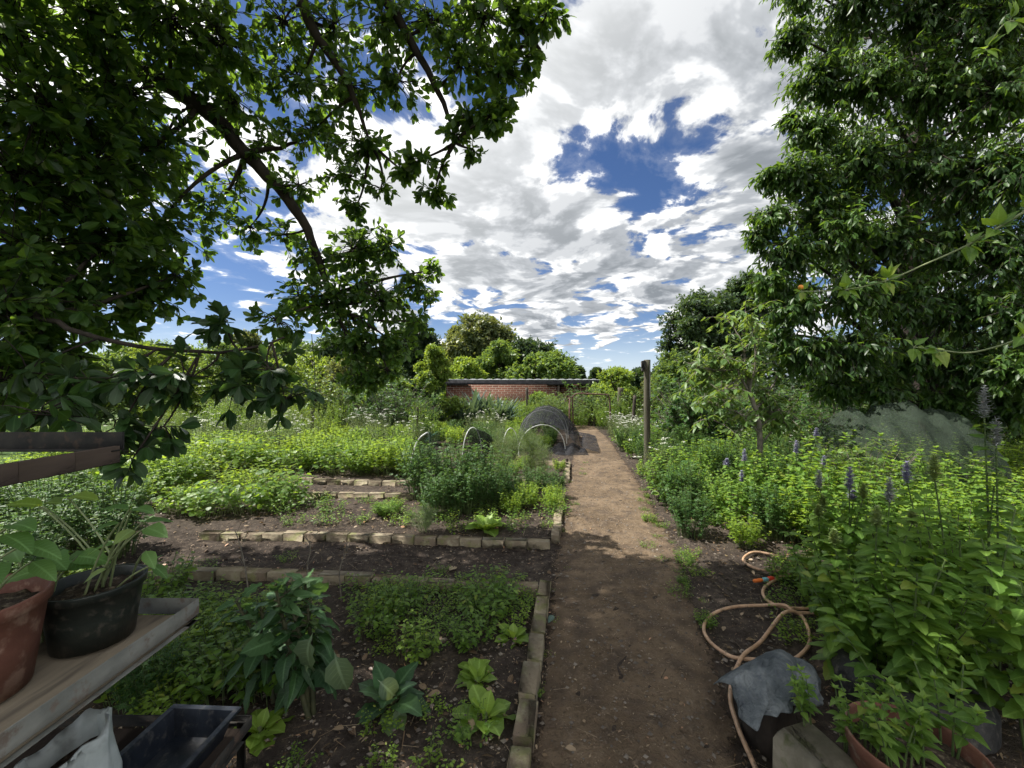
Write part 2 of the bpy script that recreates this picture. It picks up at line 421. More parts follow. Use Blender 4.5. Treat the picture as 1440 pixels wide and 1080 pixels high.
def ground_mat():
    m,b,out=newmat('garden_soil')
    pos=b.n('ShaderNodeNewGeometry').outputs['Position']
    n1=b.noise(pos,1.1,5,.6); n2=b.noise(pos,16,6,.7); n3=b.noise(pos,70,4,.7)
    soil=b.mix(b.step(n1,.3,.7),(.030,.0235,.019),(.066,.053,.043))
    soil=b.mix(b.step(n2,.48,.66,0,.65),soil,(.115,.09,.068))
    soil=b.mix(b.step(n2,.46,.34,0,.8),soil,(.022,.016,.012))
    vo=b.n('ShaderNodeTexVoronoi',{'Vector':pos,'Scale':62.0,'Randomness':1.0})
    soil=b.mix(b.m('MULTIPLY',b.step(vo.outputs['Distance'],.2,.12),b.step(b.noise(pos,9,3,.6),.5,.6)),soil,(.22,.18,.13))
    sep=b.n('ShaderNodeSeparateXYZ',{0:pos})
    far=b.m('MAXIMUM',b.step(sep.outputs['Y'],13.0,22.0),b.step(b.m('ABSOLUTE',b.m('SUBTRACT',sep.outputs['X'],.5)),5.5,8.0))
    grass=b.mix(b.step(b.noise(pos,.6,5,.6),.35,.65),(.04,.075,.02),(.085,.125,.035))
    col=b.mix(far,soil,grass)
    p=b.n('ShaderNodeBsdfPrincipled',{'Base Color':col,'Roughness':.95,'Specular IOR Level':.12})
    hgt=b.m('ADD',b.m('MULTIPLY',n2,.6),b.m('MULTIPLY',n3,.4))
    bm=b.n('ShaderNodeBump',{'Strength':1.0,'Distance':.035,'Height':hgt}); b.link(bm.outputs[0],p.inputs['Normal'])
    b.link(p.outputs[0],out.inputs[0]); return m
M['ground']=ground_mat()
def path_mat():
    m,b,out=newmat('trodden_earth')
    pos=b.n('ShaderNodeNewGeometry').outputs['Position']
    lu=b.m('ABSOLUTE',b.attr('lu'))
    n1=b.noise(pos,1.6,5,.62); n2=b.noise(pos,22,6,.72); n3=b.noise(pos,95,4,.7); n4=b.noise(pos,5.5,4,.65)
    col=b.mix(b.step(n1,.32,.66),(.10,.072,.046),(.175,.128,.084))
    col=b.mix(b.step(n4,.46,.62,0,.75),col,(.075,.057,.043))
    col=b.mix(b.step(n2,.5,.7,0,.7),col,(.225,.172,.12))
    col=b.mix(b.step(n2,.46,.32,0,.7),col,(.05,.038,.029))
    vo=b.n('ShaderNodeTexVoronoi',{'Vector':pos,'Scale':85.0})
    col=b.mix(b.m('MULTIPLY',b.step(vo.outputs['Distance'],.22,.12,0,.9),b.step(b.noise(pos,13,3,.6),.5,.6)),col,(.36,.29,.21))
    # towards its margins the trodden earth gives way to loose dark soil
    col=b.mix(b.step(b.m('ADD',lu,b.m('MULTIPLY',b.m('SUBTRACT',n4,.5),.9)),.55,1.0,0,.75),col,(.075,.054,.038))
    p=b.n('ShaderNodeBsdfPrincipled',{'Base Color':col,'Roughness':.95,'Specular IOR Level':.12})
    bm=b.n('ShaderNodeBump',{'Strength':1.0,'Distance':.04,'Height':b.m('ADD',b.m('ADD',b.m('MULTIPLY',n2,.45),b.m('MULTIPLY',n3,.25)),b.m('MULTIPLY',n4,.9))}); b.link(bm.outputs[0],p.inputs['Normal'])
    tr=b.n('ShaderNodeBsdfTransparent')
    a=b.step(b.m('ADD',lu,b.m('MULTIPLY',b.m('SUBTRACT',b.noise(pos,7,6,.7),.5),.5)),.84,.95,1,0)
    mx=b.n('ShaderNodeMixShader',{0:a,1:tr.outputs[0],2:p.outputs[0]})
    b.link(mx.outputs[0],out.inputs[0]); return m
M['path']=path_mat()
def net_mat(name,col,scale,cover):
    """fine woven net: thread pattern with holes"""
    m,b,out=newmat(name)
    pos=b.n('ShaderNodeTexCoord').outputs['Object']
    n=b.noise(pos,3.0,4,.6); fine=b.noise(pos,scale,2,.6)
    p=b.n('ShaderNodeBsdfPrincipled',{'Base Color':b.mix(n,tuple(c*.7 for c in col),tuple(c*1.4 for c in col)),'Roughness':.8,'Specular IOR Level':.2})
    t=b.n('ShaderNodeBsdfTransparent')
    f=b.m('ADD',b.step(fine,.35,.65,cover-.18,cover+.18),b.m('MULTIPLY',b.m('SUBTRACT',n,.5),.5),clamp=True)
    mx=b.n('ShaderNodeMixShader',{0:f,1:t.outputs[0],2:p.outputs[0]})
    b.link(mx.outputs[0],out.inputs[0]); return m
M['net_black']=net_mat('black_net',(.016,.017,.02),160,.6)
M['net_green']=net_mat('green_net',(.02,.06,.035),160,.5)
M['net_grey']=net_mat('grey_green_net',(.035,.05,.034),120,.5)
def cloth_mat():
    m,b,out=newmat('faded_grey_cloth')
    pos=b.n('ShaderNodeTexCoord').outputs['Object']
    n1=b.noise(pos,5,6,.65); n2=b.noise(b.vm('MULTIPLY',pos,(1,.18,.3)).outputs[0],60,4,.6); n3=b.noise(pos,300,2,.5)
    col=b.mix(b.step(n1,.3,.7),(.07,.082,.09),(.235,.255,.26)); col=b.mix(b.step(n2,.52,.7,0,.5),col,(.09,.10,.12))
    p=b.n('ShaderNodeBsdfPrincipled',{'Base Color':col,'Roughness':.95,'Specular IOR Level':.1})
    n4=b.noise(pos,16,5,.6,1.2)
    bm=b.n('ShaderNodeBump',{'Strength':1.0,'Distance':.03,'Height':b.m('ADD',b.m('ADD',b.m('MULTIPLY',n2,.35),b.m('MULTIPLY',n3,.15)),b.m('MULTIPLY',n4,1.0))}); b.link(bm.outputs[0],p.inputs['Normal'])
    b.link(p.outputs[0],out.inputs[0]); return m
M['cloth']=cloth_mat()
def brickwall_mat():
    m,b,out=newmat('red_brickwork')
    pos=b.n('ShaderNodeTexCoord').outputs['Object']
    sp=b.n('ShaderNodeSeparateXYZ',{0:pos})
    v=b.n('ShaderNodeCombineXYZ',{'X':sp.outputs['X'],'Y':sp.outputs['Z'],'Z':0.0}).outputs[0]
    br=b.n('ShaderNodeTexBrick',{'Vector':v,'Scale':1.0,'Mortar Size':.012,'Brick Width':.30,'Row Height':.105,'Color1':(.19,.078,.052),'Color2':(.11,.046,.034),'Mortar':(.30,.25,.2),'Bias':-.1})
    n=b.noise(pos,2.2,5,.6); col=b.mix(b.step(n,.4,.7,0,.5),br.outputs['Color'],(.12,.055,.04))
    p=b.n('ShaderNodeBsdfPrincipled',{'Base Color':col,'Roughness':.9,'Specular IOR Level':.15})
    bm=b.n('ShaderNodeBump',{'Strength':.6,'Distance':.02,'Height':b.m('SUBTRACT',1.0,br.outputs['Fac'])}); b.link(bm.outputs[0],p.inputs['Normal'])
    b.link(p.outputs[0],out.inputs[0]); return m
M['shedbrick']=brickwall_mat()

# ------------------------------------------------------------------ sky with clouds (by direction, at infinity)
def make_world():
    w=bpy.data.worlds.new('World'); SCN.world=w; w.use_nodes=True
    b=NB(w.node_tree); out=b.n('ShaderNodeOutputWorld')
    d=b.n('ShaderNodeTexCoord').outputs['Generated']
    d=b.vm('NORMALIZE',d).outputs[0]
    sky=b.n('ShaderNodeTexSky',sky_type='NISHITA',sun_disc=False,sun_elevation=SUN_ELEV,sun_rotation=math.atan2(SUN[0],SUN[1]),altitude=900,air_density=1.0,dust_density=.6,ozone_density=3.0)
    sc=b.vm('SCALE',sky.outputs[0],scale=SKY_STRENGTH).outputs[0]
    hs=b.n('ShaderNodeHueSaturation',{'Saturation':1.15,'Value':1.0,'Color':sc}).outputs[0]
    hs=b.vm('MULTIPLY',hs,(1.06,.98,1.08)).outputs[0]
    sp=b.n('ShaderNodeSeparateXYZ',{0:d}); z=sp.outputs['Z']
    k=b.m('DIVIDE',1.0,b.m('ADD',b.m('MAXIMUM',z,0.0),.14))
    p=b.n('ShaderNodeCombineXYZ',{'X':b.m('MULTIPLY',sp.outputs['X'],k),'Y':b.m('MULTIPLY',sp.outputs['Y'],k),'Z':.37}).outputs[0]
    def dirof(px,py): return tuple(nrm(np.array([(px-CX)/F,1.0,-(py-CY)/F])))
    bias=None
    # clear and cloudy parts of this sky: (direction, angular radius, amount)
    for (px,py,r,a) in CLOUD_BIAS:
        ds=b.vm('DISTANCE',d,dirof(px,py)).outputs['Value']
        t=b.step(ds,r,r*.15,0,a)
        bias=t if bias is None else b.m('ADD',bias,t)
    bias=b.m('ADD',bias,b.step(sp.outputs['Y'],.1,-.4,0,.10))  # added cloud cover behind the camera, out of view, for more fill light
    bias=b.m('ADD',bias,b.step(z,.15,.075,0,-.16))
    warp=b.noise(p,1.6,1,.5,out='Color'); wv=b.vm('SCALE',b.vm('SUBTRACT',warp,(.5,.5,.5)).outputs[0],scale=.35).outputs[0]
    pw=b.vm('ADD',p,wv).outputs[0]
    n1=b.noise(pw,3.5,8,.57); n0=b.noise(p,.8,1,.5)
    n1c=b.m('ADD',b.m('MULTIPLY',b.m('SUBTRACT',n1,.5),1.95),.5)
    dens=b.m('ADD',b.m('ADD',n1c,b.m('MULTIPLY',b.m('SUBTRACT',n0,.5),.45)),bias)
    alpha=b.m('MAXIMUM',b.step(dens,.43,.58),b.m('MULTIPLY',b.step(dens,.3,.5),.1))
    sxy=SUN[:2]/np.linalg.norm(SUN[:2])*.11
    p2=b.vm('ADD',pw,(float(sxy[0]),float(sxy[1]),0.0)).outputs[0]
    n2=b.noise(p2,3.5,5,.55)
    grad=b.m('SUBTRACT',n1,n2)
    lit=b.step(grad,-.085,.085)
    thick=b.step(b.m('ADD',dens,b.m('MULTIPLY',b.m('SUBTRACT',b.noise(pw,4.5,3,.5),.5),.6)),.56,.86)
    shade=b.m('MULTIPLY',b.m('ADD',.47,b.m('MULTIPLY',lit,.53)),b.m('SUBTRACT',1.0,b.m('MULTIPLY',thick,.42)),clamp=True)
    cl=b.ramp(shade,[(0.0,(.085,.095,.108)),(.28,(.15,.165,.182)),(.5,(.255,.27,.29)),(.70,(.45,.46,.47)),(.88,(.62,.62,.615)),(1.0,(.72,.72,.705))])
    sd=b.vm('DISTANCE',d,tuple(float(q) for q in SUN)).outputs['Value']
    glow=b.step(sd,1.35,.1,0,1)
    cl=b.mix(b.m('MULTIPLY',glow,.75),cl,(1.2,1.19,1.15))
    # extra brightness added to unseen clouds behind the camera, filling the near shade
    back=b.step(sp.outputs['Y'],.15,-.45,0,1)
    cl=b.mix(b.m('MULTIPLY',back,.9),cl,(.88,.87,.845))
    # far haze low on the horizon
    hz=b.step(z,.16,.0,0,.55)
    skyc=b.mix(hz,hs,(.44,.53,.62))
    cfade=b.step(z,.015,.09)
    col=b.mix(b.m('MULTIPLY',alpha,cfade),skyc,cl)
    below=b.step(z,-.005,-.06)
    col=b.mix(below,col,(.10,.12,.08))
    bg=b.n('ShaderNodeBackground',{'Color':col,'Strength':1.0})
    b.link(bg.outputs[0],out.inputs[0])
SKY_STRENGTH=.05
CLOUD_BIAS=[(815,195,.15,-.16),(880,225,.22,-.20),(955,225,.17,-.19),(975,290,.13,-.2),(600,110,.26,-.22),(670,80,.16,-.14),(780,65,.15,-.28),(700,140,.1,-.1),
            (620,340,.45,.12),(960,60,.38,.19),(1060,290,.2,.18),(700,255,.24,.15),(800,390,.38,.2),(740,165,.15,.2),(820,110,.13,.16),(1000,400,.26,.14),(840,10,.25,.14),(770,320,.13,.12),
            (870,515,.20,-.24),(680,480,.16,-.22),(770,497,.13,-.14),(755,460,.06,.16),(850,474,.05,.26),(810,484,.035,.22),(330,425,.28,-.26),(430,340,.25,.1),(560,260,.25,.12)]
EXPOSURE=1.0
# ------------------------------------------------------------------ world, sun, camera
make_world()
sl=bpy.data.lights.new('sun','SUN'); sl.energy=5.0; sl.angle=R(.53); sl.color=(1.0,.955,.88)
so=bpy.data.objects.new('sun',sl); COL.objects.link(so)
from mathutils import Vector
so.rotation_euler=Vector(SUN).to_track_quat('Z','Y').to_euler(); so.location=(-30,5,40)
cam=bpy.data.cameras.new('camera'); cam.sensor_width=36; cam.lens=36*F/1440; cam.clip_start=.05; cam.clip_end=4000
co=bpy.data.objects.new('camera',cam); COL.objects.link(co); co.location=(0,0,H); co.rotation_euler=(R(90),0,0); SCN.camera=co
SCN.view_settings.view_transform='Standard'; SCN.view_settings.look='None'; SCN.view_settings.gamma=1; SCN.view_settings.exposure=EXPOSURE
cy=SCN.cycles
try:
    cy.use_denoising=True; cy.denoiser='OPENIMAGEDENOISE'; cy.denoising_input_passes='RGB_ALBEDO_NORMAL'
    cy.use_adaptive_sampling=True; cy.adaptive_threshold=.02; cy.max_bounces=7; cy.diffuse_bounces=3; cy.glossy_bounces=2; cy.transmission_bounces=5; cy.transparent_max_bounces=12
    cy.caustics_reflective=False; cy.caustics_refractive=False; cy.sample_clamp_indirect=6
except Exception: pass

# ------------------------------------------------------------------ ground and path
def grid_axis(lim_near, lim_far, n):
    t=np.linspace(-1,1,n); k=9.0
    return np.sinh(t*k)/np.sinh(k)*lim_far*.999+t*lim_near
xs=grid_axis(5,1500,420)
ys=grid_axis(5,1500,420)+4.0
XX,YY=np.meshgrid(xs,ys)
rg=RNG(3)
ZZ=gh(XX,YY)+np.where((abs(XX)<9)&(abs(YY-4)<9),rg.normal(0,.006,XX.shape),0)
n=len(xs)
idx=np.arange((n-1)*n).reshape(n-1,n)[:,:-1].ravel()
q=np.stack([idx,idx+1,idx+1+n,idx+n],1)
Geo().add(np.stack([XX,YY,ZZ],-1).reshape(-1,3),q).build('ground',M['ground'],kind='structure')

# path: left and right edge measured on the ground, then an even strip between them
PL=[G(700,1500),G(735,1080),G(752,960),G(766,830),G(778,760),G(788,700),G(800,650),G(806,625),G(808,611),np.array([2.15,17,0]),np.array([1.5,21,0])]
PR=[G(1120,1500),G(1060,1080),G(1025,960),G(985,850),G(955,770),G(925,712),G(890,660),G(866,628),G(852,612),np.array([3.1,17,0]),np.array([2.5,21,0])]
pl=spline(PL,260)[:,:2]; pr=spline(PR,260)[:,:2]
def path_half(y):
    """left and right x of the path at y"""
    return np.interp(y,pl[:,1],pl[:,0]),np.interp(y,pr[:,1],pr[:,0])
lu=np.linspace(-1.12,1.12,40)
P=pl[:,None]+(pr-pl)[:,None]*((lu+1)/2)[None,:,None]
pz=gh(P[...,0],P[...,1])+.012-.012*np.clip(np.abs(lu)-.8,0,1)*2+rg.normal(0,.003,P.shape[:2])
V=np.concatenate([P,pz[...,None]],-1); nr,nc=V.shape[:2]
idx=np.arange((nr-1)*nc).reshape(nr-1,nc)[:,:-1].ravel()
Geo().add(V.reshape(-1,3),np.stack([idx,idx+1,idx+1+nc,idx+nc],1),lu=np.tile(lu,nr)).build('path',M['path'],kind='structure')

# litter, pebbles and straw chips lying about
def scatter_ground(n,x0,x1,y0,y1,rng,power=1.6):
    y=y0+(y1-y0)*rng.random(n)**power; x=x0+(x1-x0)*rng.random(n)
    return x,y
g=Geo(); r=RNG(21)
x,y=scatter_ground(3400,-4.5,3.2,1.0,8.0,r)
lo,hi=path_half(y); keep=(x>-5); x,y=x[keep],y[keep]
a=r.random(len(x))*6.283
inp=(x>lo)&(x<hi); sz=np.where(inp,r.uniform(.006,.028,len(x)),r.uniform(.012,.055,len(x)))
leaves(g,T_OVAL,np.stack([x,y,gh(x,y)+.016],1),np.stack([np.cos(a),np.sin(a),r.normal(0,.2,len(x))],1),np.stack([r.normal(0,.3,len(x)),r.normal(0,.3,len(x)),np.ones(len(x))],1),sz,rnd=r.random(len(x))**1.5)
x,y=scatter_ground(20000,-3.5,3.0,1.2,9.0,r,1.8)
a=r.random(len(x))*6.283
leaves(g,T_DIA,np.stack([x,y,gh(x,y)+.017],1),np.stack([np.cos(a),np.sin(a),r.normal(0,.25,len(x))],1),np.array([0,0,1.]),r.uniform(.006,.026,len(x)),rnd=r.random(len(x)),wid=r.uniform(.3,1,len(x)))
x,y=scatter_ground(900,-2.5,2.6,1.3,7.0,r,1.7); a=r.random(900)*6.283
leaves(g,T_HAIR,np.stack([x,y,gh(x,y)+.018],1),np.stack([np.cos(a),np.sin(a),r.normal(.05,.1,900)],1),np.array([0,0,1.]),r.uniform(.03,.13,900),rnd=r.random(900),wid=r.uniform(.8,2.4,900))
g.build('leaf_litter',M['dry'],kind='stuff')
g=Geo()
x,y=scatter_ground(8000,-1.5,3.0,1.2,12.0,r,1.9)
oc=np.array([(1,0,0),(0,1,0),(-1,0,0),(0,-1,0),(.1,0,.8),(0,.1,-.8)],float); of=np.array([(0,1,4),(1,2,4),(2,3,4),(3,0,4),(1,0,5),(2,1,5),(3,2,5),(0,3,5)])
s=r.uniform(.003,.011,len(x))*r.uniform(.6,1.6,len(x))
V=oc[None]*r.uniform(.5,1.3,(len(x),6,1))*s[:,None,None]*np.array([1.1,1.1,.7])+np.stack([x,y,gh(x,y)+.016],1)[:,None]
g.add(V.reshape(-1,3),(of[None]+(np.arange(len(x))*6)[:,None,None]).reshape(-1,3),rnd=np.repeat(r.random(len(x)),6))
g.build('pebbles',M['pebble'],kind='stuff',flat=True)

# ------------------------------------------------------------------ trees
def crown_twigs(rng, c, rad, n, start=.15, droop=.25, up=0.0, curved=.25):
    """n twigs of one bough: from near its centre out to an uneven rim"""
    c=np.asarray(c,float); rad=np.broadcast_to(np.asarray(rad,float),(3,))
    dirs=sph(rng,n); dirs[:,2]+=up; dirs=nrm(dirs)
    rr=(rng.random(n)**.45)*rng.uniform(.75,1.15,n)
    e=c+dirs*rad*rr[:,None]; e[:,2]-=droop*rng.random(n)*rad[2]*.6
    s=c+sph(rng,n)*rad*start*rng.random((n,1))
    mid=(s+e)/2+rng.normal(0,curved,(n,3))*rad*.35; mid[:,2]+=rad[2]*.12
    return s,mid,e
def twig_leaves(g, rng, s, m, e, per, T, ln, t0=.35, droop=.5, mat=0, rbase=None, rosette=False, spread=1.0, sizevar=.3, wild=.35):
    n=len(s)
    if rbase is None: rbase=rng.random(n)
    if rosette:
        t=np.where(rng.random((n,per))<.72,rng.uniform(.86,1.0,(n,per)),rng.uniform(t0,.9,(n,per)))
    else:
        t=rng.uniform(t0,1.0,(n,per))
    tt=t[...,None]
    P=(1-tt)**2*s[:,None]+2*tt*(1-tt)*m[:,None]+tt*tt*e[:,None]
    Tn=nrm(2*(1-tt)*(m-s)[:,None]+2*tt*(e-m)[:,None])
    az=rng.random((n,per))*6.283
    ref=np.array([.2,.3,.93]); X=nrm(np.cross(Tn,ref)); Y=np.cross(Tn,X)
    side=np.cos(az)[...,None]*X+np.sin(az)[...,None]*Y
    D=nrm(Tn*(.75 if rosette else .55)+side*spread+np.array([0,0,-droop])+rng.normal(0,.15,P.shape))
    Nh=np.array([0,0,1.])+rng.normal(0,wild,P.shape)+Tn*.3
    S=ln*rng.uniform(1-sizevar,1+sizevar,(n,per))
    rn=np.clip(rbase[:,None]*.6+rng.random((n,per))*.45,0,1)
    leaves(g,T,P.reshape(-1,3),D.reshape(-1,3),Nh.reshape(-1,3),S.ravel(),rnd=rn.ravel(),mat=mat)
def limb(g, pts, r0, r1, rng, K=14, sides=7, wob=.03, mat=0):
    P=spline(pts,K); L=np.linalg.norm(P[-1]-P[0])
    P[1:-1]+=rng.normal(0,wob*L/K*1.5,(K-2,3))
    tubes(g,P,np.linspace(r0,r1,K),sides,mat=mat); return P

# ---- the large tree that overhangs the garden from the left
def overhanging_tree():
    rng=RNG(11)
    root=empty('overhanging_tree',(-4.6,2.6,0),label='large glossy leaved tree overhanging the beds from the left with one thick bare limb',cat='tree')
    o=np.array([-4.6,2.6,0.])
    tr=Geo(); br=Geo(); lf=Geo(); 
    crotch=np.array([-4.4,2.7,4.6])
    limb(tr,[o+[0,0,-.2],[-4.65,2.6,1.5],[-4.5,2.65,3.2],crotch],.30,.20,rng,K=16,sides=12)
    # limbs followed in the photo: the thick diagonal one, those along the top, the low one
    main=limb(br,[crotch,W(120,60,4.0),W(285,150,4.1),W(340,212,4.2),W(395,268,4.3),W(430,320,4.4),W(452,375,4.5),W(470,430,4.55)],.10,.028,rng,K=26,wob=.04)
    top=limb(br,[crotch+[0,0,-.3],[-3.2,3.0,5.9],W(390,-60,3.9),W(440,40,3.9),W(490,120,3.9),W(520,200,4.0)],.10,.012,rng,K=20)
    top2=limb(br,[[-3.2,3.0,5.9],[-1.6,3.1,6.0],W(520,-40,3.6),W(580,60,3.7),W(625,150,3.7),W(640,200,3.7)],.08,.008,rng,K=20)
    top3=limb(br,[[-3.2,3.0,5.9],[-1.2,2.9,6.2],W(640,-90,3.3),W(720,20,3.4),W(760,70,3.4)],.08,.01,rng,K=18)
    low=limb(br,[[-4.6,2.6,1.9],W(40,448,3.0),W(105,466,2.9),W(180,484,2.9),W(260,494,2.9),W(340,492,2.9),W(400,474,2.95)],.024,.007,rng,K=18,wob=.02)
    fork=limb(br,[W(345,215,4.2),W(400,205,4.2),W(440,190,4.2)],.03,.008,rng,K=8)
    over=limb(br,[crotch,[-2.6,1.6,5.9],[-.6,.8,6.3],[1.0,.6,6.2]],.12,.02,rng,K=14)
    back=limb(br,[crotch,[-5.0,3.6,5.4],[-5.4,4.4,5.7]],.12,.03,rng,K=10)
    # boughs: (centre, radius, twigs, leaves on a twig, leaf length)
    B=[]
    def bough(px,py,d,r,n,per=9,ln=.115,anchor=None,**k): B.append((W(px,py,d),r,n,per,ln,anchor,k))
    # dense dark mass on the left
    for (px,py,d,r,n) in [(20,40,3.2,.75,100),(130,20,3.6,.85,120),(240,30,3.9,.8,110),(60,150,3.3,.75,120),(180,130,3.8,.75,100),(20,250,3.2,.75,120),(130,240,3.6,.75,120),
                          (225,215,4.0,.6,75),(40,350,3.3,.7,120),(150,340,3.7,.65,110),(225,320,4.1,.48,60),(90,430,3.5,.55,95),(190,410,3.9,.45,65),(10,440,3.0,.55,90),(250,385,4.0,.3,26),(70,500,3.2,.4,50),(0,540,2.9,.45,50),
                          (310,60,4.1,.6,60),(330,140,4.2,.5,44)]:
        bough(px,py,d,r,int(n*.9),12,.095)
    # thinner spread in the middle, sky between
    for (px,py,d,r,n) in [(400,30,4.0,.5,40),(470,40,4.0,.5,42),(545,30,3.8,.5,50),(610,30,3.7,.42,44),(680,25,3.5,.42,52),(735,30,3.4,.3,36),(420,110,4.1,.42,38),(490,120,4.0,.42,42),(560,110,3.9,.36,32),
                          (650,90,3.6,.33,34),(700,100,3.5,.28,34),(370,200,4.3,.36,22),(440,185,4.2,.42,40),(510,200,4.0,.34,32),(330,260,4.4,.34,20),(420,260,4.4,.32,24),(490,250,4.2,.28,20),
                          (350,320,4.5,.3,18),(400,330,4.5,.28,16),(300,300,4.4,.3,18)]:
        bough(px,py,d,r,int(n*1.0),12,.074)
    # single hanging tufts along the open edge
    for (px,py,d,r,n) in [(655,165,3.6,.17,13),(690,165,3.5,.17,18),(705,145,3.45,.15,14),(640,190,3.7,.12,7),(664,210,3.55,.1,6),(590,225,3.8,.14,11),(612,270,3.8,.15,12),(566,240,3.9,.14,10),(535,265,4.0,.12,8),(620,235,3.8,.09,4),(500,290,4.2,.16,10),
                          (740,85,3.4,.14,10),(770,20,3.3,.17,14)]:
        bough(px,py,d,r,int(n*1.3),11,.078)
    # the lower bough hanging at the end of the thick limb
    for (px,py,d,r,n) in [(440,360,4.5,.3,32),(500,350,4.5,.4,70),(545,350,4.5,.26,30),(470,420,4.55,.4,80),(535,420,4.5,.4,85),(590,400,4.5,.24,26),(612,380,4.45,.12,10),(420,420,4.4,.3,38),(500,480,4.5,.36,85),(550,480,4.5,.28,50),(590,450,4.5,.14,14),
                          (390,450,3.9,.24,26),(510,530,4.5,.24,44),(545,520,4.5,.16,18)]:
        bough(px,py,d,r*1.08,int(n*.9),12,.076)
    # canopy above and behind the photographer, which shades the near beds and the path
    for c in [(-3.6,1.2,5.2),(-2.4,1.6,5.9),(-3.2,-.3,5.4),(-1.8,.1,6.0),(-5.6,2.6,5.6),(-5.2,1.0,5.0),(-4.0,3.2,6.4),(-2.8,2.8,6.8),(-1.5,2.8,7.0),(-5.6,4.0,5.6),(-.3,2.9,7.2),(-4.6,.9,4.3),(-4.4,1.9,4.2),(-3.4,.2,4.4),(-5.2,.0,4.4),(-2.8,-1.2,5.0),(-2.1,2.2,5.4),(-2.6,.8,5.2),(-3.3,2.3,6.7),(-3.0,3.0,6.9),(-3.6,3.7,7.1),(-2.5,2.0,6.7),(-2.7,3.9,7.4),(-3.8,3.0,6.6),(-3.5,1.45,4.5),(-3.0,.9,3.9)]:
        B.append((np.array(c),.95,105,11,.14,None,{}))
    S=[];Mi=[];E=[]
    skel=np.concatenate([main,top,top2,top3,low,over,back,[crotch]])
    for (c,r,n,per,ln,an,k) in B:
        # side branch from the nearest limb to the bough
        dd=np.linalg.norm(skel-c,axis=1); j=int(np.argmin(dd+.3*np.maximum(0,c[2]-skel[:,2]-.6)))
        a=skel[j]; mid=(a+c)/2+rng.normal(0,.12,3)*dd[j]
        rad=min(.012+.012*dd[j]+.006*r,.05)
        tubes(br,qbez(a,mid,c,9),np.linspace(rad,.007,9),5)
        s,m,e=crown_twigs(rng,c,(r,r,r*.85),n,droop=.35)
        S.append(s);Mi.append(m);E.append(e)
        twig_leaves(lf,rng,s,m,e,per,T_OBOV,ln,t0=.35,droop=.28,rosette=True,rbase=rng.random(n)**1.4,wild=.7,sizevar=.5)
    s,m,e=[np.concatenate(q) for q in(S,Mi,E)]
    tubes(br,qbez(s,m,e,4),np.linspace(.006,.0025,4)[None],3)
    # low dark twigs with larger leaves close by
    hs=[];hm=[];he=[]
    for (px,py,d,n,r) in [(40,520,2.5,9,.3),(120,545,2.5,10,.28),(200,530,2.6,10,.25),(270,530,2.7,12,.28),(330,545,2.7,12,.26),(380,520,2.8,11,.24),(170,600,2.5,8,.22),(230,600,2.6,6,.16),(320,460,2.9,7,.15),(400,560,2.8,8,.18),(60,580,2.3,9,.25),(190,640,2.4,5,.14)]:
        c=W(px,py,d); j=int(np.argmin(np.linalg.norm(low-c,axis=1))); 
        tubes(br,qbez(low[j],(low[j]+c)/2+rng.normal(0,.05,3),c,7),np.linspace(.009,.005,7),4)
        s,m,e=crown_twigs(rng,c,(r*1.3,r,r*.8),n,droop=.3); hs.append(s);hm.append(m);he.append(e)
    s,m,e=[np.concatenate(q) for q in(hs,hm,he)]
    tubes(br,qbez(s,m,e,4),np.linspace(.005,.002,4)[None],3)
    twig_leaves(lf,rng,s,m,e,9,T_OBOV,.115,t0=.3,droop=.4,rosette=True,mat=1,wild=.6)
    for gg,nm,mt in((tr,'trunk',M['bark']),(br,'branches',M['bark']),(lf,'crown',[M['tree_leaf'],M['hang_leaf']])):
        gg.v=[v-o for v in gg.v]
        ob=gg.build(nm,mt,root)
    return root
overhanging_tree()

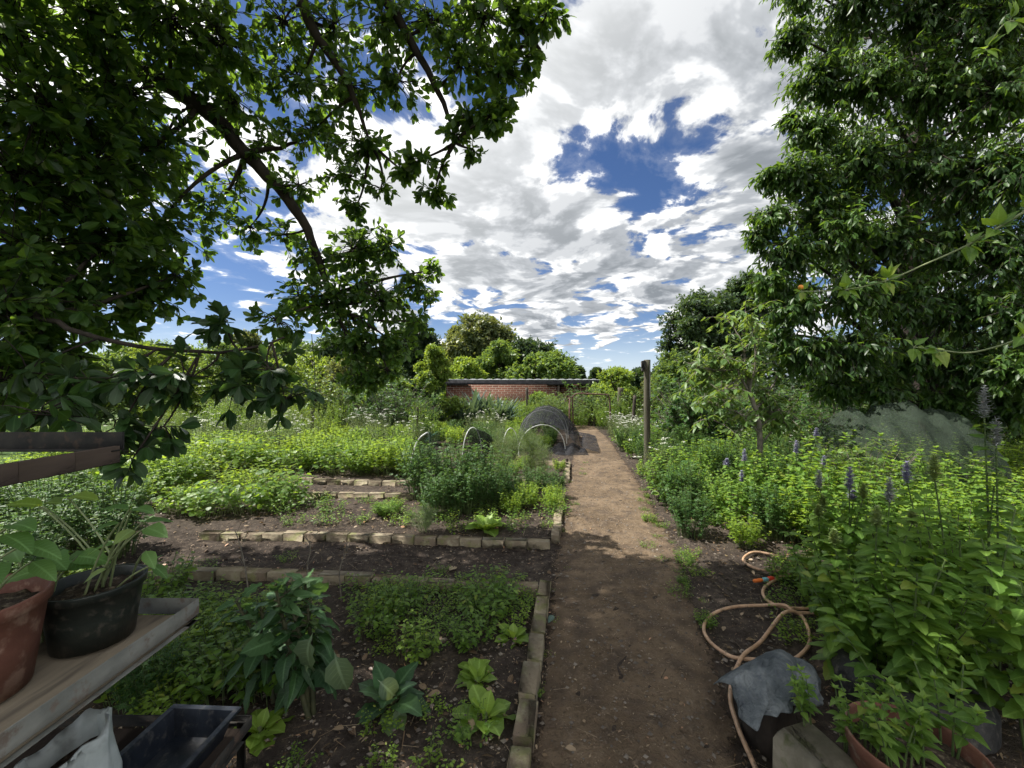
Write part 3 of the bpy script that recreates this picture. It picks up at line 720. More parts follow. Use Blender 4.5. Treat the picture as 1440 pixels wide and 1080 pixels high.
# ---- the tall dense tree on the right
def right_tree():
    rng=RNG(12); o=np.array([6.9,6.6,0.])
    root=empty('tall_tree',o,label='tall dense dark green tree with drooping narrow leaves filling the right side',cat='tree')
    tr=Geo();br=Geo();lf=Geo()
    top=np.array([6.6,6.6,8.5])
    trunk=limb(tr,[o+[0,0,-.2],[6.7,6.5,1.5],[6.4,6.6,3.2],[6.6,6.7,5.5],top],.26,.08,rng,K=20,sides=12)
    B=[]
    def bough(px,py,d,r,n,ln=.105,rz=.8): B.append((W(px,py,d),r*1.15,int(n*1.75),ln,rz))
    # left outline of the crown from the top down
    for (px,py,d,r,n) in [(1130,-20,6.4,.5,80),(1115,50,6.3,.38,60),(1150,110,6.2,.5,90),(1145,180,6.1,.42,75),(1110,165,6.2,.2,16),(1120,240,6.0,.4,75),(1085,245,6.0,.26,34),(1085,300,5.9,.34,55),(1065,330,5.9,.22,28),(1110,350,5.8,.42,80),(1080,395,5.8,.30,50),(1115,430,5.7,.42,85),(1135,490,5.6,.42,85),(1090,470,5.8,.3,40),(1150,295,5.95,.45,80),(1140,250,6.0,.35,50),(1190,280,6.0,.4,60),(1120,410,5.9,.35,50)]:
        bough(px,py,d,r,n)
    # body of the crown
    for (px,py,d,r,n) in [(1210,-10,6.0,.75,120),(1300,10,5.8,.8,120),(1400,20,5.4,.8,120),(1220,110,6.0,.7,115),(1310,120,5.8,.75,120),(1400,130,5.4,.75,120),(1210,220,5.9,.65,110),(1290,230,5.8,.7,110),(1380,240,5.4,.7,110),(1440,230,5.0,.6,80),
                          (1190,320,5.7,.55,95),(1260,330,5.8,.6,90),(1340,340,5.6,.6,90),(1420,350,5.2,.6,90),(1200,410,5.6,.5,85),(1270,420,5.7,.55,90),(1350,430,5.5,.55,85),(1430,440,5.1,.55,85),(1200,490,5.5,.45,80),(1280,500,5.6,.45,80),(1360,510,5.4,.45,80),(1430,520,5.0,.45,75),(1240,545,5.6,.35,50),(1330,560,5.6,.35,50),(1410,570,5.3,.35,45),(1170,540,5.9,.35,45),
                          # layer behind
                          (1180,60,7.6,.9,70),(1300,60,7.6,1.0,80),(1420,80,7.2,1.0,80),(1190,200,7.4,.85,70),(1310,220,7.4,.9,80),(1430,240,7.0,.9,80),(1180,360,7.3,.75,70),(1300,380,7.4,.85,80),(1420,400,7.0,.85,80),(1190,490,7.2,.7,70),(1290,520,7.3,.7,80),(1400,530,7.0,.8,80),(1240,590,7.4,.6,50),(1350,600,7.2,.7,60),(1450,590,6.6,.7,60),
                          (1500,100,5.6,1.0,90),(1520,300,5.4,1.0,90),(1500,480,5.2,.8,80)]:
        bough(px,py,d,r,n)
    for c in [(6.6,6.6,8.6),(5.6,6.0,8.2),(7.6,6.8,8.0),(8.4,6.0,6.5),(8.2,7.6,5.0),(7.2,5.0,7.4),(7.8,4.8,5.6)]:
        B.append((np.array(c),1.1,90,.12,.8))
    S=[];Mi=[];E=[]
    for (c,r,n,ln,rz) in B:
        k=int(np.argmin(np.abs(trunk[:,2]-(c[2]-.45*np.linalg.norm(c[:2]-o[:2]))))); a=trunk[max(3,k)]
        dist=np.linalg.norm(c-a); mid=(a+c)/2+np.array([0,0,.25*dist*.5])+rng.normal(0,.06,3)*dist
        tubes(br,qbez(a,mid,c,10),np.linspace(min(.07,.015+.014*dist),.008,10),5)
        s,m,e=crown_twigs(rng,c,(r,r,r*rz),n,droop=.8); S.append(s);Mi.append(m);E.append(e)
        twig_leaves(lf,rng,s,m,e,13,T_LANCE,ln,t0=.25,droop=.75,rbase=np.clip(rng.normal(.35,.25)+rng.random(n)*.45,0,1),spread=.8,wild=.5)
    s,m,e=[np.concatenate(q) for q in(S,Mi,E)]
    tubes(br,qbez(s,m,e,4),np.linspace(.007,.0025,4)[None],3)
    for gg,nm,mt in((tr,'trunk',M['bark']),(br,'branches',M['bark']),(lf,'crown',M['right_leaf'])):
        gg.v=[v-o for v in gg.v]; gg.build(nm,mt,root)
right_tree()

# ---- trees and bushes further off, each with its own crown
def far_tree(name,base,height,crown,mat,label,cat='tree',seed=1,ln=.25,T=T_DIA,trunk_r=.12,per=9,group=None,twig_r=.012,droop=.35,flat=.75,bark='bark',fill=1.0,wild=.6):
    """crown: list of (dx,dy,z,r,n)"""
    rng=RNG(seed); base=np.asarray(base,float)
    root=empty(name,base,label=label,cat=cat,group=group)
    tr=Geo();lf=Geo()
    topz=max(c[2] for c in crown)
    tp=limb(tr,[[0,0,-.3],[rng.normal(0,.03)*height,rng.normal(0,.03)*height,height*.35],[crown[0][0]*.5,crown[0][1]*.5,topz*.9]],trunk_r,trunk_r*.25,rng,K=10,sides=8)
    S=[];Mi=[];E=[]
    for (dx,dy,z,r,n) in crown:
        c=np.array([dx,dy,z]); n=int(n*fill)
        k=int(np.argmin(np.abs(tp[:,2]-max(.1,(z-.5*math.hypot(dx,dy)))))); a=tp[k]
        tubes(tr,qbez(a,(a+c)/2+np.array([0,0,.1*r]),c,7),np.linspace(trunk_r*.35,twig_r,7),5)
        s,m,e=crown_twigs(rng,c,(r,r,r*flat),n,droop=droop); S.append(s);Mi.append(m);E.append(e)
        twig_leaves(lf,rng,s,m,e,per,T,ln,t0=.35,droop=droop,rbase=np.clip(rng.normal(.4,.22)+rng.normal(0,.2,n),0,1),wild=wild)
    s,m,e=[np.concatenate(q) for q in(S,Mi,E)]
    tubes(tr,qbez(s,m,e,3),np.linspace(twig_r*.7,twig_r*.3,3)[None],3)
    tr.build('trunk',M[bark],root); lf.build('crown',M[mat],root)
    return root
def blob(rng,w,h0,h1,n,r0,r1,tw,depth=None):
    """boughs that fill a crown of width w between heights h0 and h1, narrower at its top and foot"""
    out=[]
    for i in range(n):
        z=h0+(h1-h0)*rng.random(); t=(z-h0)/(h1-h0); ww=w/2*math.sqrt(max(.05,1-(2*t-.85)**2*.85))
        a=rng.random()*6.283; q=math.sqrt(rng.random())
        r=r0+(r1-r0)*rng.random()
        out.append((ww*q*math.cos(a),(depth or w)/2*q*math.sin(a)*.8,z,r,int(tw*(r/r1)**2)+8))
    return out
def at(px,d,z0=None):
    p=W(px,540,d); p[2]=float(gh(p[0],p[1])) if z0 is None else z0; return p
def ztop(py,d): return H-(py-CY)/F*d
rb=RNG(5)
FT=[ # name, px, depth, width px, top py, bottom py, mat, leaf, label
 ('eucalyptus_tree',678,52,108,440,520,'far_olive',.42,'tallest rounded olive green tree on the rise behind the brick shed'),
 ('eucalyptus_tree',642,56,54,454,525,'far_olive',.42,'slim grey green tree just left of the tallest tree behind the shed'),
 ('broadleaf_tree',742,48,114,470,530,'far_dark',.36,'broad dark green tree right of the tallest tree behind the shed'),
 ('broadleaf_tree',702,40,80,477,540,'far_green',.3,'fresh green tree rising behind the middle of the shed roof'),
 ('broadleaf_tree',768,38,98,491,540,'far_green',.3,'low rounded yellowish green tree behind the right half of the shed roof'),
 ('willow_tree',652,36,62,500,540,'far_lime',.28,'pale yellow green rounded tree behind the left end of the shed'),
 ('broadleaf_tree',812,62,26,514,535,'far_dark',.4,'small far dark tree beyond the right end of the shed roof'),
 ('broadleaf_tree',840,70,22,517,535,'far_dark',.42,'second small far tree near the shed end beside the yellowish bush'),
 ('broadleaf_tree',790,46,44,512,540,'far_green',.32,'mid green tree sloping down beyond the right end of the shed roof'),
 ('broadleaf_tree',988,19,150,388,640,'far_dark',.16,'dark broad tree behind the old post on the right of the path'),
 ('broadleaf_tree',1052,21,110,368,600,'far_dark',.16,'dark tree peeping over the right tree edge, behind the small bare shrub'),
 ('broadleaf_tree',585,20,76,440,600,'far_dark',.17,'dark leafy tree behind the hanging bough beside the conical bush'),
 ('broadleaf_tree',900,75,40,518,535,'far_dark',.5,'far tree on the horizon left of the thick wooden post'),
 ('broadleaf_tree',868,85,50,519,535,'far_green',.5,'far tree on the horizon above the yellowish bush'),
 ('broadleaf_tree',560,52,90,468,540,'far_green',.4,'mid green tree behind the conical bush'),
 ('broadleaf_tree',470,55,110,470,540,'far_dark',.42,'dark distant tree seen under the hanging bough'),
 ('broadleaf_tree',350,48,60,462,540,'far_olive',.36,'pale thin tree standing above the bushes on the left'),
 ('broadleaf_tree',400,60,120,474,540,'far_green',.45,'far green tree left of the hanging bough'),
 ('broadleaf_tree',230,55,160,478,540,'far_green',.45,'far green tree behind the low bare bough'),
 ('broadleaf_tree',60,55,200,495,540,'far_dark',.45,'far dark tree at the left edge behind the foliage'),
]
for i,(nm,px,d,wpx,pt,pb,mt,ln,lab) in enumerate(FT):
    b0=at(px,d); top=ztop(pt,d)-b0[2]; w=wpx/F*d; bot=max(.3,ztop(pb,d)-b0[2]-2.0)
    n=int(np.clip(10+w*h if (h:=(top-bot)/w*10) else 10,16,46)) if False else 30
    far_tree(nm,b0,top,blob(RNG(100+i),w*.9,bot,top*.93-.06*w,46,w*.15,w*.26,110),mt,lab,seed=200+i,ln=ln*1.15,trunk_r=.018*top+.05,per=11,twig_r=.012 if d<30 else .02)
# ------------------------------------------------------------------ brick edging of the beds: every brick a thing of its own
def v3(x,y,z=0.0): return np.array([x,y,z],float)
ORD='first second third fourth fifth sixth seventh eighth ninth tenth eleventh twelfth thirteenth fourteenth fifteenth sixteenth seventeenth eighteenth nineteenth twentieth twenty-first twenty-second twenty-third twenty-fourth twenty-fifth twenty-sixth twenty-seventh twenty-eighth'.split()
brick_meshes=[]
rgb=RNG(31)
for i in range(7):
    g=Geo(); box(g,(0,0,0),(.215,.088,.09),bevel=.005,jit=.0022,rng=rgb)
    brick_meshes.append(g.mesh('edging_brick',[M['edging']]))
def brick_row(a,b,label,group,length=.215,skip=(),zt=.072,tilt=.009,seed=0,fromend=True):
    """bricks on edge, end to end from a to b; zt = height of their tops"""
    r=RNG(400+seed); a=np.asarray(a,float)[:2]; b=np.asarray(b,float)[:2]
    L=np.linalg.norm(b-a); n=max(1,int(round(L/(length+.006)))); st=L/n; u=(b-a)/L; ang=math.atan2(u[1],u[0])
    for k in range(n):
        if k in skip: continue
        p=a+u*(st*(k+.5)); 
        o=bpy.data.objects.new('edging_brick',brick_meshes[r.integers(7)]); COL.objects.link(o)
        o.location=(p[0]+r.normal(0,.004),p[1]+r.normal(0,.004),float(gh(*p))+zt-.045+r.normal(0,.0025))
        o.rotation_euler=(r.normal(0,tilt),r.normal(0,tilt),ang+r.normal(0,.012)+(math.pi if r.random()<.5 else 0))
        o.scale=(min(1.0,(st-.0005)/.215),r.uniform(.97,1.03),1)
        tag(o,label.format(ORD[n-1-k] if fromend else ORD[k]),'brick',group)
z0=.085
b1a,b1b=G(205,795,z0),G(757,817,z0)
brick_row(b1a,b1b,'{} mossy brick from the path in the back edging of the nearest bed','back edging bricks of the nearest bed',seed=1)
brick_row(G(764,812,z0)+v3(.02,.03),G(722,1120,z0),'{} mossy brick from the back corner along the path side of the nearest bed','path side edging bricks of the nearest bed',seed=2,length=.225,tilt=.05,fromend=False)
brick_row(G(283,744,z0),G(775,757,z0),'{} pale brick from the path in the front edging of the middle bed','front edging bricks of the middle bed',seed=3)
brick_row(G(781,752,z0),G(789,694,z0),'{} pale brick from the front corner along the path side of the middle bed','path side edging bricks of the middle bed',seed=4,fromend=False)
brick_row(G(345,691,z0),G(786,694,z0),'{} brick from the path in the back edging of the middle bed','back edging bricks of the middle bed',seed=5)
brick_row(G(345,672,z0),G(793,674,z0),'{} pale brick from the path in the front edging of the third bed','front edging bricks of the third bed',seed=6)
brick_row(G(797,671,z0),G(799,647,z0),'{} pale brick from the front corner along the path side of the third bed','path side edging bricks of the third bed',seed=7,fromend=False)
brick_row(G(640,648,z0),G(796,647,z0),'{} brick from the path at the back of the third bed before the net tunnel','back edging bricks of the third bed',seed=8)
brick_row(G(560,640,z0),G(735,641,z0),'{} brick from the net tunnel in the front edging of the far bed','front edging bricks of the far bed',seed=9)

# ------------------------------------------------------------------ the shelf rack with pots at the left
rack=empty('potting_rack',(-1.5,1.0,0),label='grey angle iron rack with weathered board shelves holding the pots',cat='shelf rack')
ro=np.array([-1.5,1.0,0.])
def rp(x,y,z): return np.array([x,y,z])-ro
def shelf(zt,xr,yf,yb,xl,mat_l,mat_b,lip=.045,thick=.022,back_h=.05):
    g=Geo()
    # L shaped angle irons: upstanding lip and the flange below the board
    for (a,b,inn) in ((rp(xr,yf,zt),rp(xr,yb,zt),(-1,0)),(rp(xl,yb,zt),rp(xr,yb,zt),(0,-1))):
        bar(g,a+[0,0,lip/2-.012],b+[0,0,lip/2-.012],.005,lip,bevel=.001)
        bar(g,a+[inn[0]*.02,inn[1]*.02,-.0335],b+[inn[0]*.02,inn[1]*.02,-.0335],.04,.004,bevel=.001)
    g.build('shelf_frame',M[mat_l],rack)
    g=Geo(); w=(xr-xl-.012); 
    for k in range(2):
        x=xl+.004+w*(k+.5)/2
        box(g,rp(x,(yf+yb)/2-.004,zt-.02),(w/2-.004,yb-yf-.012,thick),bevel=.003,rnd=.4+.2*k)
    g.build('shelf_board',M[mat_b],rack)
shelf(.845,-1.02,.35,1.33,-1.75,'angle','board',lip=.05)
shelf(.37,-.93,.3,1.46,-1.75,'angle_dark','plank',lip=.04)
# top shelf: end iron and a dark warped plank on edge
g=Geo(); bar(g,rp(-1.95,1.34,1.395),rp(-1.272,1.34,1.395),.006,.055,bevel=.001); bar(g,rp(-1.95,1.32,1.366),rp(-1.272,1.32,1.366),.04,.004,bevel=.001)
g.build('shelf_frame',M['angle_dark'],rack)
g=Geo()
Pk=spline([rp(-1.30,.35,1.325),rp(-1.295,.8,1.345),rp(-1.285,1.33,1.352)],9)
for k in range(8): bar(g,Pk[k],Pk[k+1]+(Pk[k+1]-Pk[k])*.01,.022,.055,bevel=.002)
g.build('shelf_plank',M['plank'],rack)
g=Geo()
for (x,y) in ((-1.78,1.35),(-1.78,.4)):
    bar(g,rp(x,y,0),rp(x,y,1.6),.035,.006,up=(0,1,0),bevel=.001); bar(g,rp(x-.017,y+.017,0),rp(x-.017,y+.017,1.6),.006,.035,up=(0,1,0),bevel=.001)
bar(g,rp(-.96,1.45,0),rp(-.96,1.45,.38),.03,.006,up=(0,1,0),bevel=.001)
for (xa,ya,z) in ((-1.02,1.33,.83),):
    bar(g,rp(xa,ya-.02,z),rp(-1.78,1.33,.45),.03,.005,bevel=.001)
g.build('rack_post',M['angle_dark'],rack)

def pot(name,x,y,z,r0,r1,h,mat,label,cat='plant pot',lip=.012,fill=.86,n=56,oval=1.0,cracked=False):
    o=empty(name,(x,y,z),label=label,cat=cat)
    g=Geo(); t=.004
    lathe(g,[(0.001,.004),(r0-.01,.004),(r0,.0),(r0+(r1-r0)*.5,h*.5),(r1-.004,h*.86),(r1+.004,h*.87),(r1+lip*.5,h*.985),(r1+lip*.45,h),(r1-.001,h),(r1-.004,h*.97),(r0+(r1-r0)*.5-t,h*.5),(r0+(r1-r0)*.2,h*.2)],n)
    g.build('pot_body',M[mat],o)
    g=Geo(); rr=(r0+(r1-r0)*fill)-.006; rs=RNG(int(x*977)%997)
    pr=[(0.001,h*(fill-.02)),(rr*.4,h*fill),(rr*.75,h*(fill-.01)),(rr,h*(fill-.05))]
    lathe(g,pr,40)
    g.v[-1]+=rs.normal(0,.004,g.v[-1].shape)*[.3,.3,1]
    g.build('potting_soil',M['potsoil'],o)
    o.scale=(1,oval,1)
    return o
pot('plant_pot',-1.295,.95,.8465,.12,.15,.225,'terra','faded terracotta plastic pot on the rack shelf at the photo edge')
pot('plant_pot',-1.205,1.18,.8465,.088,.11,.165,'blackpot','black plastic pot with a grey green seedling on the rack shelf')
# white bag with soil on the lowest shelf
g=Geo(); r=RNG(8)
K=48; a=np.arange(K)/K*2*math.pi; prof=[(.02,0),(.075,.004),(.098,.06),(.108,.12),(.114,.18),(.122,.23),(.130,.262),(.126,.27),(.116,.24),(.105,.20),(.08,.185),(.02,.19)]
V=[]
for i,(rr,zz) in enumerate(prof):
    wob=1+.07*np.sin(a*3+.5*i)+.05*np.sin(a*7-.8*i+1)+.03*np.sin(a*13+i)
    lift=(.035*np.cos(a-.9)+.008*np.sin(a*5)+.006*np.sin(a*9+1))*(1 if 5<=i<=7 else .4)*(zz>.15)
    V.append(np.stack([rr*wob*np.cos(a),rr*wob*np.sin(a),zz+lift],1))
V=np.array(V); m=len(prof); i=np.arange(K);j=(i+1)%K; bb=(np.arange(m-1)*K)[:,None]
bag=empty('soil_bag',(-1.165,1.10,.385),label='crumpled open white plastic bag of soil under the rack shelf',cat='bag')
cut=9; bag.scale=(.88,.88,.8); bag.rotation_euler=(R(-8),R(-16),R(20))
g.add(V[:cut+1].reshape(-1,3),np.stack([bb[:cut]+i,bb[:cut]+j,bb[:cut]+j+K,bb[:cut]+i+K],-1).reshape(-1,4)); g.build('bag_body',M['white'],bag)
g=Geo(); g.add(V[cut:].reshape(-1,3),np.stack([bb[:m-1-cut]+i,bb[:m-1-cut]+j,bb[:m-1-cut]+j+K,bb[:m-1-cut]+i+K],-1).reshape(-1,4)); g.build('bag_soil',M['potsoil'],bag)
# dark blue seed tray on the lowest shelf
tray=empty('seed_tray',(-1.075,1.2,.3745),rz=R(-3),label='dark navy plastic seed tray lying on the lowest rack shelf',cat='tray')
g=Geo()
def ring(w,l,z): return np.array([[-w,-l,z],[w,-l,z],[w,l,z],[-w,l,z]],float)
w,l=.115,.22; rings=[ring(w-.03,l-.03,.0),ring(w-.008,l-.008,.075),ring(w+.008,l+.008,.075),ring(w+.008,l+.008,.084),ring(w-.010,l-.010,.084),ring(w-.032,l-.032,.006)]
V=np.concatenate(rings); q=[]
for k in range(5):
    for e in range(4): q.append([4*k+e,4*k+(e+1)%4,4*k+4+(e+1)%4,4*k+4+e])
q+= [[3,2,1,0],[20,21,22,23]]
g.add(V,np.array(q)); g.build('tray_body',M['tray'],tray,flat=True)
g=Geo()


# ------------------------------------------------------------------ posts, stakes, gate
def post(name,base,top,r,mat,label,cat='post',sides=12,extra=None,seed=0,wob=.006,group=None):
    rr=RNG(seed+70); base=np.asarray(base,float); top=np.asarray(top,float)
    o=empty(name,base,label=label,cat=cat,group=group); g=Geo()
    P=spline([base*0+[0,0,-.2],(top-base)*.5+rr.normal(0,wob,3),top-base],12)
    tubes(g,P,r*(1+rr.normal(0,.025,12)),sides,cap=True); g.build('shaft',M[mat],o)
    return o
pb=G(910,656); pb[2]=0; pt=pb.copy(); pt[2]=ztop(506,pb[1])
po=post('old_post',pb,pt,.062,'post','thick weathered round wooden post standing beside the path','post',14,seed=1)
g=Geo(); hh=pt[2]-pb[2]
box(g,(-.085,-.03,hh-.10),(.07,.06,.16),bevel=.012,jit=.006,rng=RNG(2)); box(g,(-.10,-.04,hh-.19),(.04,.05,.07),bevel=.01,jit=.005,rng=RNG(4))
g.build('latch_block',M['dark'],po)
g=Geo(); bar(g,(.02,-.084,hh-.02),(.03,-.084,hh-.75),.012,.004,bevel=.001,up=(0,-1,0)); g.build('crack',M['dark'],po)
for i,(x0,y0,x1,y1,d,rad,lab) in enumerate([
    (887,612,893,556,11.5,.045,'dark leaning stake just left of the thick wooden post'),
    (871,600,873,545,15.0,.11,'stout pale wooden fence post beneath the yellowish bush'),
    (953,612,953,560,12.0,.05,'thin upright stake right of the thick wooden post'),
    (588,640,587,572,10.5,.035,'thin dark metal stake behind the third bed left of the green hoop'),
    (440,632,439,577,11.5,.05,'short dark stake among tall weeds under the hanging bough'),
    (741,600,741,545,16.0,.05,'slim dark stake rising in front of the brick shed'),
    (937,640,926,575,10.5,.025,'thin slanting stick between the wooden post and the small shrub'),
    (798,662,797,645,7.95,.022,'short dark peg at the corner of the third bed')]):
    b0=W(x0,y0,d); t0=W(x1,y1,d); b0[2]=float(gh(b0[0],b0[1]))
    post('wooden_stake',b0,t0,rad,'stake' if i!=1 else 'post',lab,'stake',8,seed=10+i)
# garden gate: rusty tube frame with a rounded top corner
gd=13.0
gbase=W(803,608,gd); gbase[2]=float(gh(gbase[0],gbase[1]))
gate=empty('garden_gate',gbase,label='rusty tubular metal gate frame across the far end of the path',cat='gate')
def gp(px,py,dd=0): 
    p=W(px,py,gd+dd)-gbase; return p
g=Geo(); tubes(g,[gp(801,612),gp(801,585),gp(801,560)],.03,10,cap=True); g.build('gate_post',M['rust'],gate)
g=Geo(); tubes(g,spline([gp(806,607),gp(805.5,580),gp(805,561),gp(807,556),gp(813,553.5),gp(830,554),gp(853,555),gp(856,557),gp(857.5,563),gp(858,585),gp(858,611)],40),.024,10); g.build('gate_frame',M['rust'],gate)
g=Geo(); tubes(g,[gp(806,609),gp(830,611),gp(858,612.5)],.022,8,cap=True); g.build('bottom_rail',M['rust'],gate)
g=Geo(); tubes(g,[gp(798,563),gp(801,559),gp(806,558)],.018,8,cap=True); g.build('hinge',M['rust'],gate)

# ------------------------------------------------------------------ hoops and nets
def hoop_pts(a,b,h,n=26,flat=.0):
    a=np.asarray(a,float);b=np.asarray(b,float); t=np.linspace(0,math.pi,n)
    c=(a+b)/2; u=(b-a)/2
    return c-u*np.cos(t)[:,None]+np.array([0,0,1.])*(h*np.sin(t)**.85)[:,None]
tun=empty('net_tunnel',G(764,639),label='black net tunnel over white pipe hoops beside the path',cat='net tunnel')
to=np.array(tun.location)
hs=[(G(729,640),G(795,637),.66),(G(729,626),G(797,624),.90),(G(737,618),G(799,617),.93)]
hp=[hoop_pts(a,b,h) for a,b,h in hs]
for k,P in enumerate(hp):
    g=Geo(); tubes(g,P-to,.0095,8); g.build('hoop',M['pipe'],tun)
g=Geo(); r=RNG(77)
secs=[hp[0],.5*(hp[0]+hp[1])+[0,0,-.04],hp[1],.5*(hp[1]+hp[2])+[0,0,-.03],hp[2],hp[2]+[.03,.5,0]*np.ones((26,3))*[1,1,1]-np.array([0,0,.35])*np.sin(np.linspace(0,math.pi,26))[:,None],hp[2]*[1,1,0]+[.05,.95,.03]]
S=[]
for P in secs:
    c=(P[0]+P[-1])/2; Q=P+nrm((P-c)*[1,0,1])*.03; hz_=Q[:,2].max(); rt=Q[:,0]>c[0]; Q[:,0]+=np.where(rt,.34*np.clip(1-Q[:,2]/hz_,0,1)**1.1*(1-abs(2*(0)-0)),0)
    # the net drapes onto the path at the right
    e=Q[-1]; extra=[e+[.10,-.02,.0],e+[.26,-.06,-.01],e+[.42,-.05,-.01]]; 
    ex=np.array(extra); ex[:,2]=[.10,.055,.02]
    S.append(np.concatenate([Q,ex]))
S=np.array(S); 
# denser grid
def refine(A,nu,nv):
    A=np.array([spline(a,nv) for a in A]); return np.array([spline(A[:,k],nu) for k in range(nv)]).transpose(1,0,2)
S=refine(S,24,70); S=S+r.normal(0,.008,S.shape); S[:,52:,2]+=.05*np.abs(np.sin(np.arange(24)*1.3))[:,None]*np.linspace(0,1,18)[None]
def sheet(S): 
    nr,nc=S.shape[:2]; idx=np.arange((nr-1)*nc).reshape(nr-1,nc)[:,:-1].ravel()
    return S.reshape(-1,3),np.stack([idx,idx+1,idx+1+nc,idx+nc],1)
V,q=sheet(S-to); g=Geo().add(V,q); g.build('netting',M['net_black'],tun)
# gathered net heaped on the path
g=Geo(); a0=G(800,640)-to; pts=[]
u=np.linspace(0,1,26); v=np.linspace(0,1,22)
U,Vv=np.meshgrid(u,v); X=-.75+U*1.05; Y=-.1+Vv*1.0; Z=.20*np.sin(math.pi*U)**.6*np.sin(math.pi*Vv)**.5*(.6+.5*np.sin(U*13+Vv*5)*np.cos(Vv*11-U*4))**1+.012
Z=np.maximum(Z,.012)*(U>.02)
V,q=sheet(np.stack([X*(.7+.3*Vv)+.22,Y,Z],-1)+a0*[1,1,0]); g.add(V+r.normal(0,.006,V.shape),q); g.build('net_skirt',M['net_black'],tun)
# small green net arch in the third bed
arch=empty('green_net_arch',G(592,666),label='narrow green net arch on a bent hoop in the third bed',cat='net arch')
ao=np.array(arch.location)
A=spline([W(576,668,6.9),W(579,645,6.9),W(586,622,6.9),W(596,611,6.95),W(603,611,7.1),W(604,640,7.3),W(604,668,7.4)],30); A[0,2]=A[-1,2]=0
B=A+np.array([.05,.75,-.06]); B[0,2]=B[-1,2]=0
g=Geo(); tubes(g,A-ao,.011,7); g.build('hoop',M['pipe'],arch)
g=Geo(); tubes(g,[A[19]-ao+[.02,-.02,.03],A[24]-ao+[.02,-.02,0],A[29]-ao+[.02,0,0]],.02,6,cap=True); g.build('stake',M['net_green'],arch)
g=Geo(); V,q=sheet(refine(np.array([A+[0,0,.012],.5*(A+B)+[0,0,-.05],B]),10,40)-ao); g.add(V+r.normal(0,.008,V.shape),q); g.build('netting',M['net_green'],arch)
a2=empty('white_hoop',G(662,652),label='bare white pipe hoop with black net behind the celery clump',cat='hoop'); ao=np.array(a2.location)
A=hoop_pts(G(650,655),G(678,650),.72); A2=A+[.75,.35,-.05]
g=Geo(); tubes(g,A-ao,.009,8); g.build('hoop',M['pipe'],a2)
g=Geo(); tubes(g,A2-ao,.009,8); g.build('hoop',M['pipe'],a2)
g=Geo(); V,q=sheet(refine(np.array([A+[0,.03,-.02],A+[.25,.14,-.12],A+[.45,.22,-.35]]),8,40)-ao); V[:,2]=np.maximum(V[:,2],.01); g.add(V,q); g.build('netting',M['net_black'],a2)

# ------------------------------------------------------------------ brick shed
sd=20.5
so_=W(739,540,sd); so_[2]=-.7
shed=empty('brick_shed',so_,rz=R(1.5),label='long low red brick shed with a dark sheet roof behind the garden',cat='shed')
x0=(628-739)/F*sd; x1=(837-739)/F*sd; xs_=(784-739)/F*sd; eave=ztop(538,sd)-so_[2]
g=Geo(); box(g,((x0+xs_)/2,.11,eave/2),(xs_-x0,.22,eave)); 
box(g,((xs_+x1)/2+.06,.45,eave/2),(x1-xs_-.12,.22,eave)); box(g,(x0+.11,2.72,eave/2),(.22,4.96,eave)); box(g,(x1-.11,2.9,eave/2),(.22,4.6,eave)); g.build('brick_wall',M['shedbrick'],shed)
g=Geo(); box(g,(xs_+.04,-.05,eave/2),(.11,.11,eave-.02),bevel=.008); g.build('corner_post',M['stake'],shed)
g=Geo(); box(g,((x0+x1)/2,-.14,eave+.02),(x1-x0+.3,.05,.24),bevel=.005); g.build('fascia',M['roofm'],shed)
g=Geo(); nx=int((x1-x0+.6)/.04); X=np.linspace(x0-.3,x1+.3,nx); Z=.035*np.abs(np.sin(X*math.pi/.40))+.0
S=np.stack([np.stack([X,np.full(nx,-.20),eave+.14+Z],1),np.stack([X,np.full(nx,2.6),eave+.05+Z],1),np.stack([X,np.full(nx,5.3),eave-.15+Z],1)])
V,q=sheet(S); g.add(V,q); g.build('roof',M['roofm'],shed)
g=Geo(); S=np.stack([np.stack([X,np.full(nx,-.205),eave+.128+0*Z],1),np.stack([X,np.full(nx,-.205),eave+.145+Z],1),np.stack([X,np.full(nx,-.19),eave+.15+Z],1)]); V,q=sheet(S); g.add(V,q); g.build('roof_edge',M['roof_edge'],shed)

# ------------------------------------------------------------------ garden hose
hz=[(1085,827,.03),(1110,824,.03),(1135,822,.022),(1172,828,.02),(1168,843,.02),(1135,834,.02),(1103,822,.05),(1065,812,.03),(1045,797,.02),(1060,786,.02),(1090,792,.02),(1117,803,.02),(1142,818,.03),(1167,842,.03),(1150,866,.02),(1110,868,.02),(1084,860,.02),(1073,847,.02),(1079,834,.02),(1110,819,.02),(1150,811,.02),(1185,832,.02),(1165,868,.02),(1123,877,.03),(1103,870,.05),(1073,863,.02),(1033,863,.02),(1005,870,.02),(990,887,.02),(997,908,.02),(1027,930,.02),(1062,935,.02),(1105,940,.02),(1138,915,.02),(1128,880,.02),(1103,882,.06),(1070,910,.02),(1043,938,.045),(1027,977,.02),(1036,1020,.02),(1060,1078,.02),(1090,1150,.02)]
hpts=np.array([G(a,b,.0) for a,b,c in hz])
hpts[:,2]=gh(hpts[:,0],hpts[:,1])+[c+.012 for a,b,c in hz]
ho=hpts[0].copy(); ho[2]=0
hose=empty('garden_hose',ho,label='tan garden hose coiled on the soil with an orange and red connector',cat='hose')
P=spline(hpts,420)-ho
g=Geo(); tubes(g,P,.0105,9,cap=True); g.build('hose_tube',M['hosem'],hose)
dirh=nrm(G(1048,832,.03)-G(1085,827,.03)); p0=hpts[0]-ho
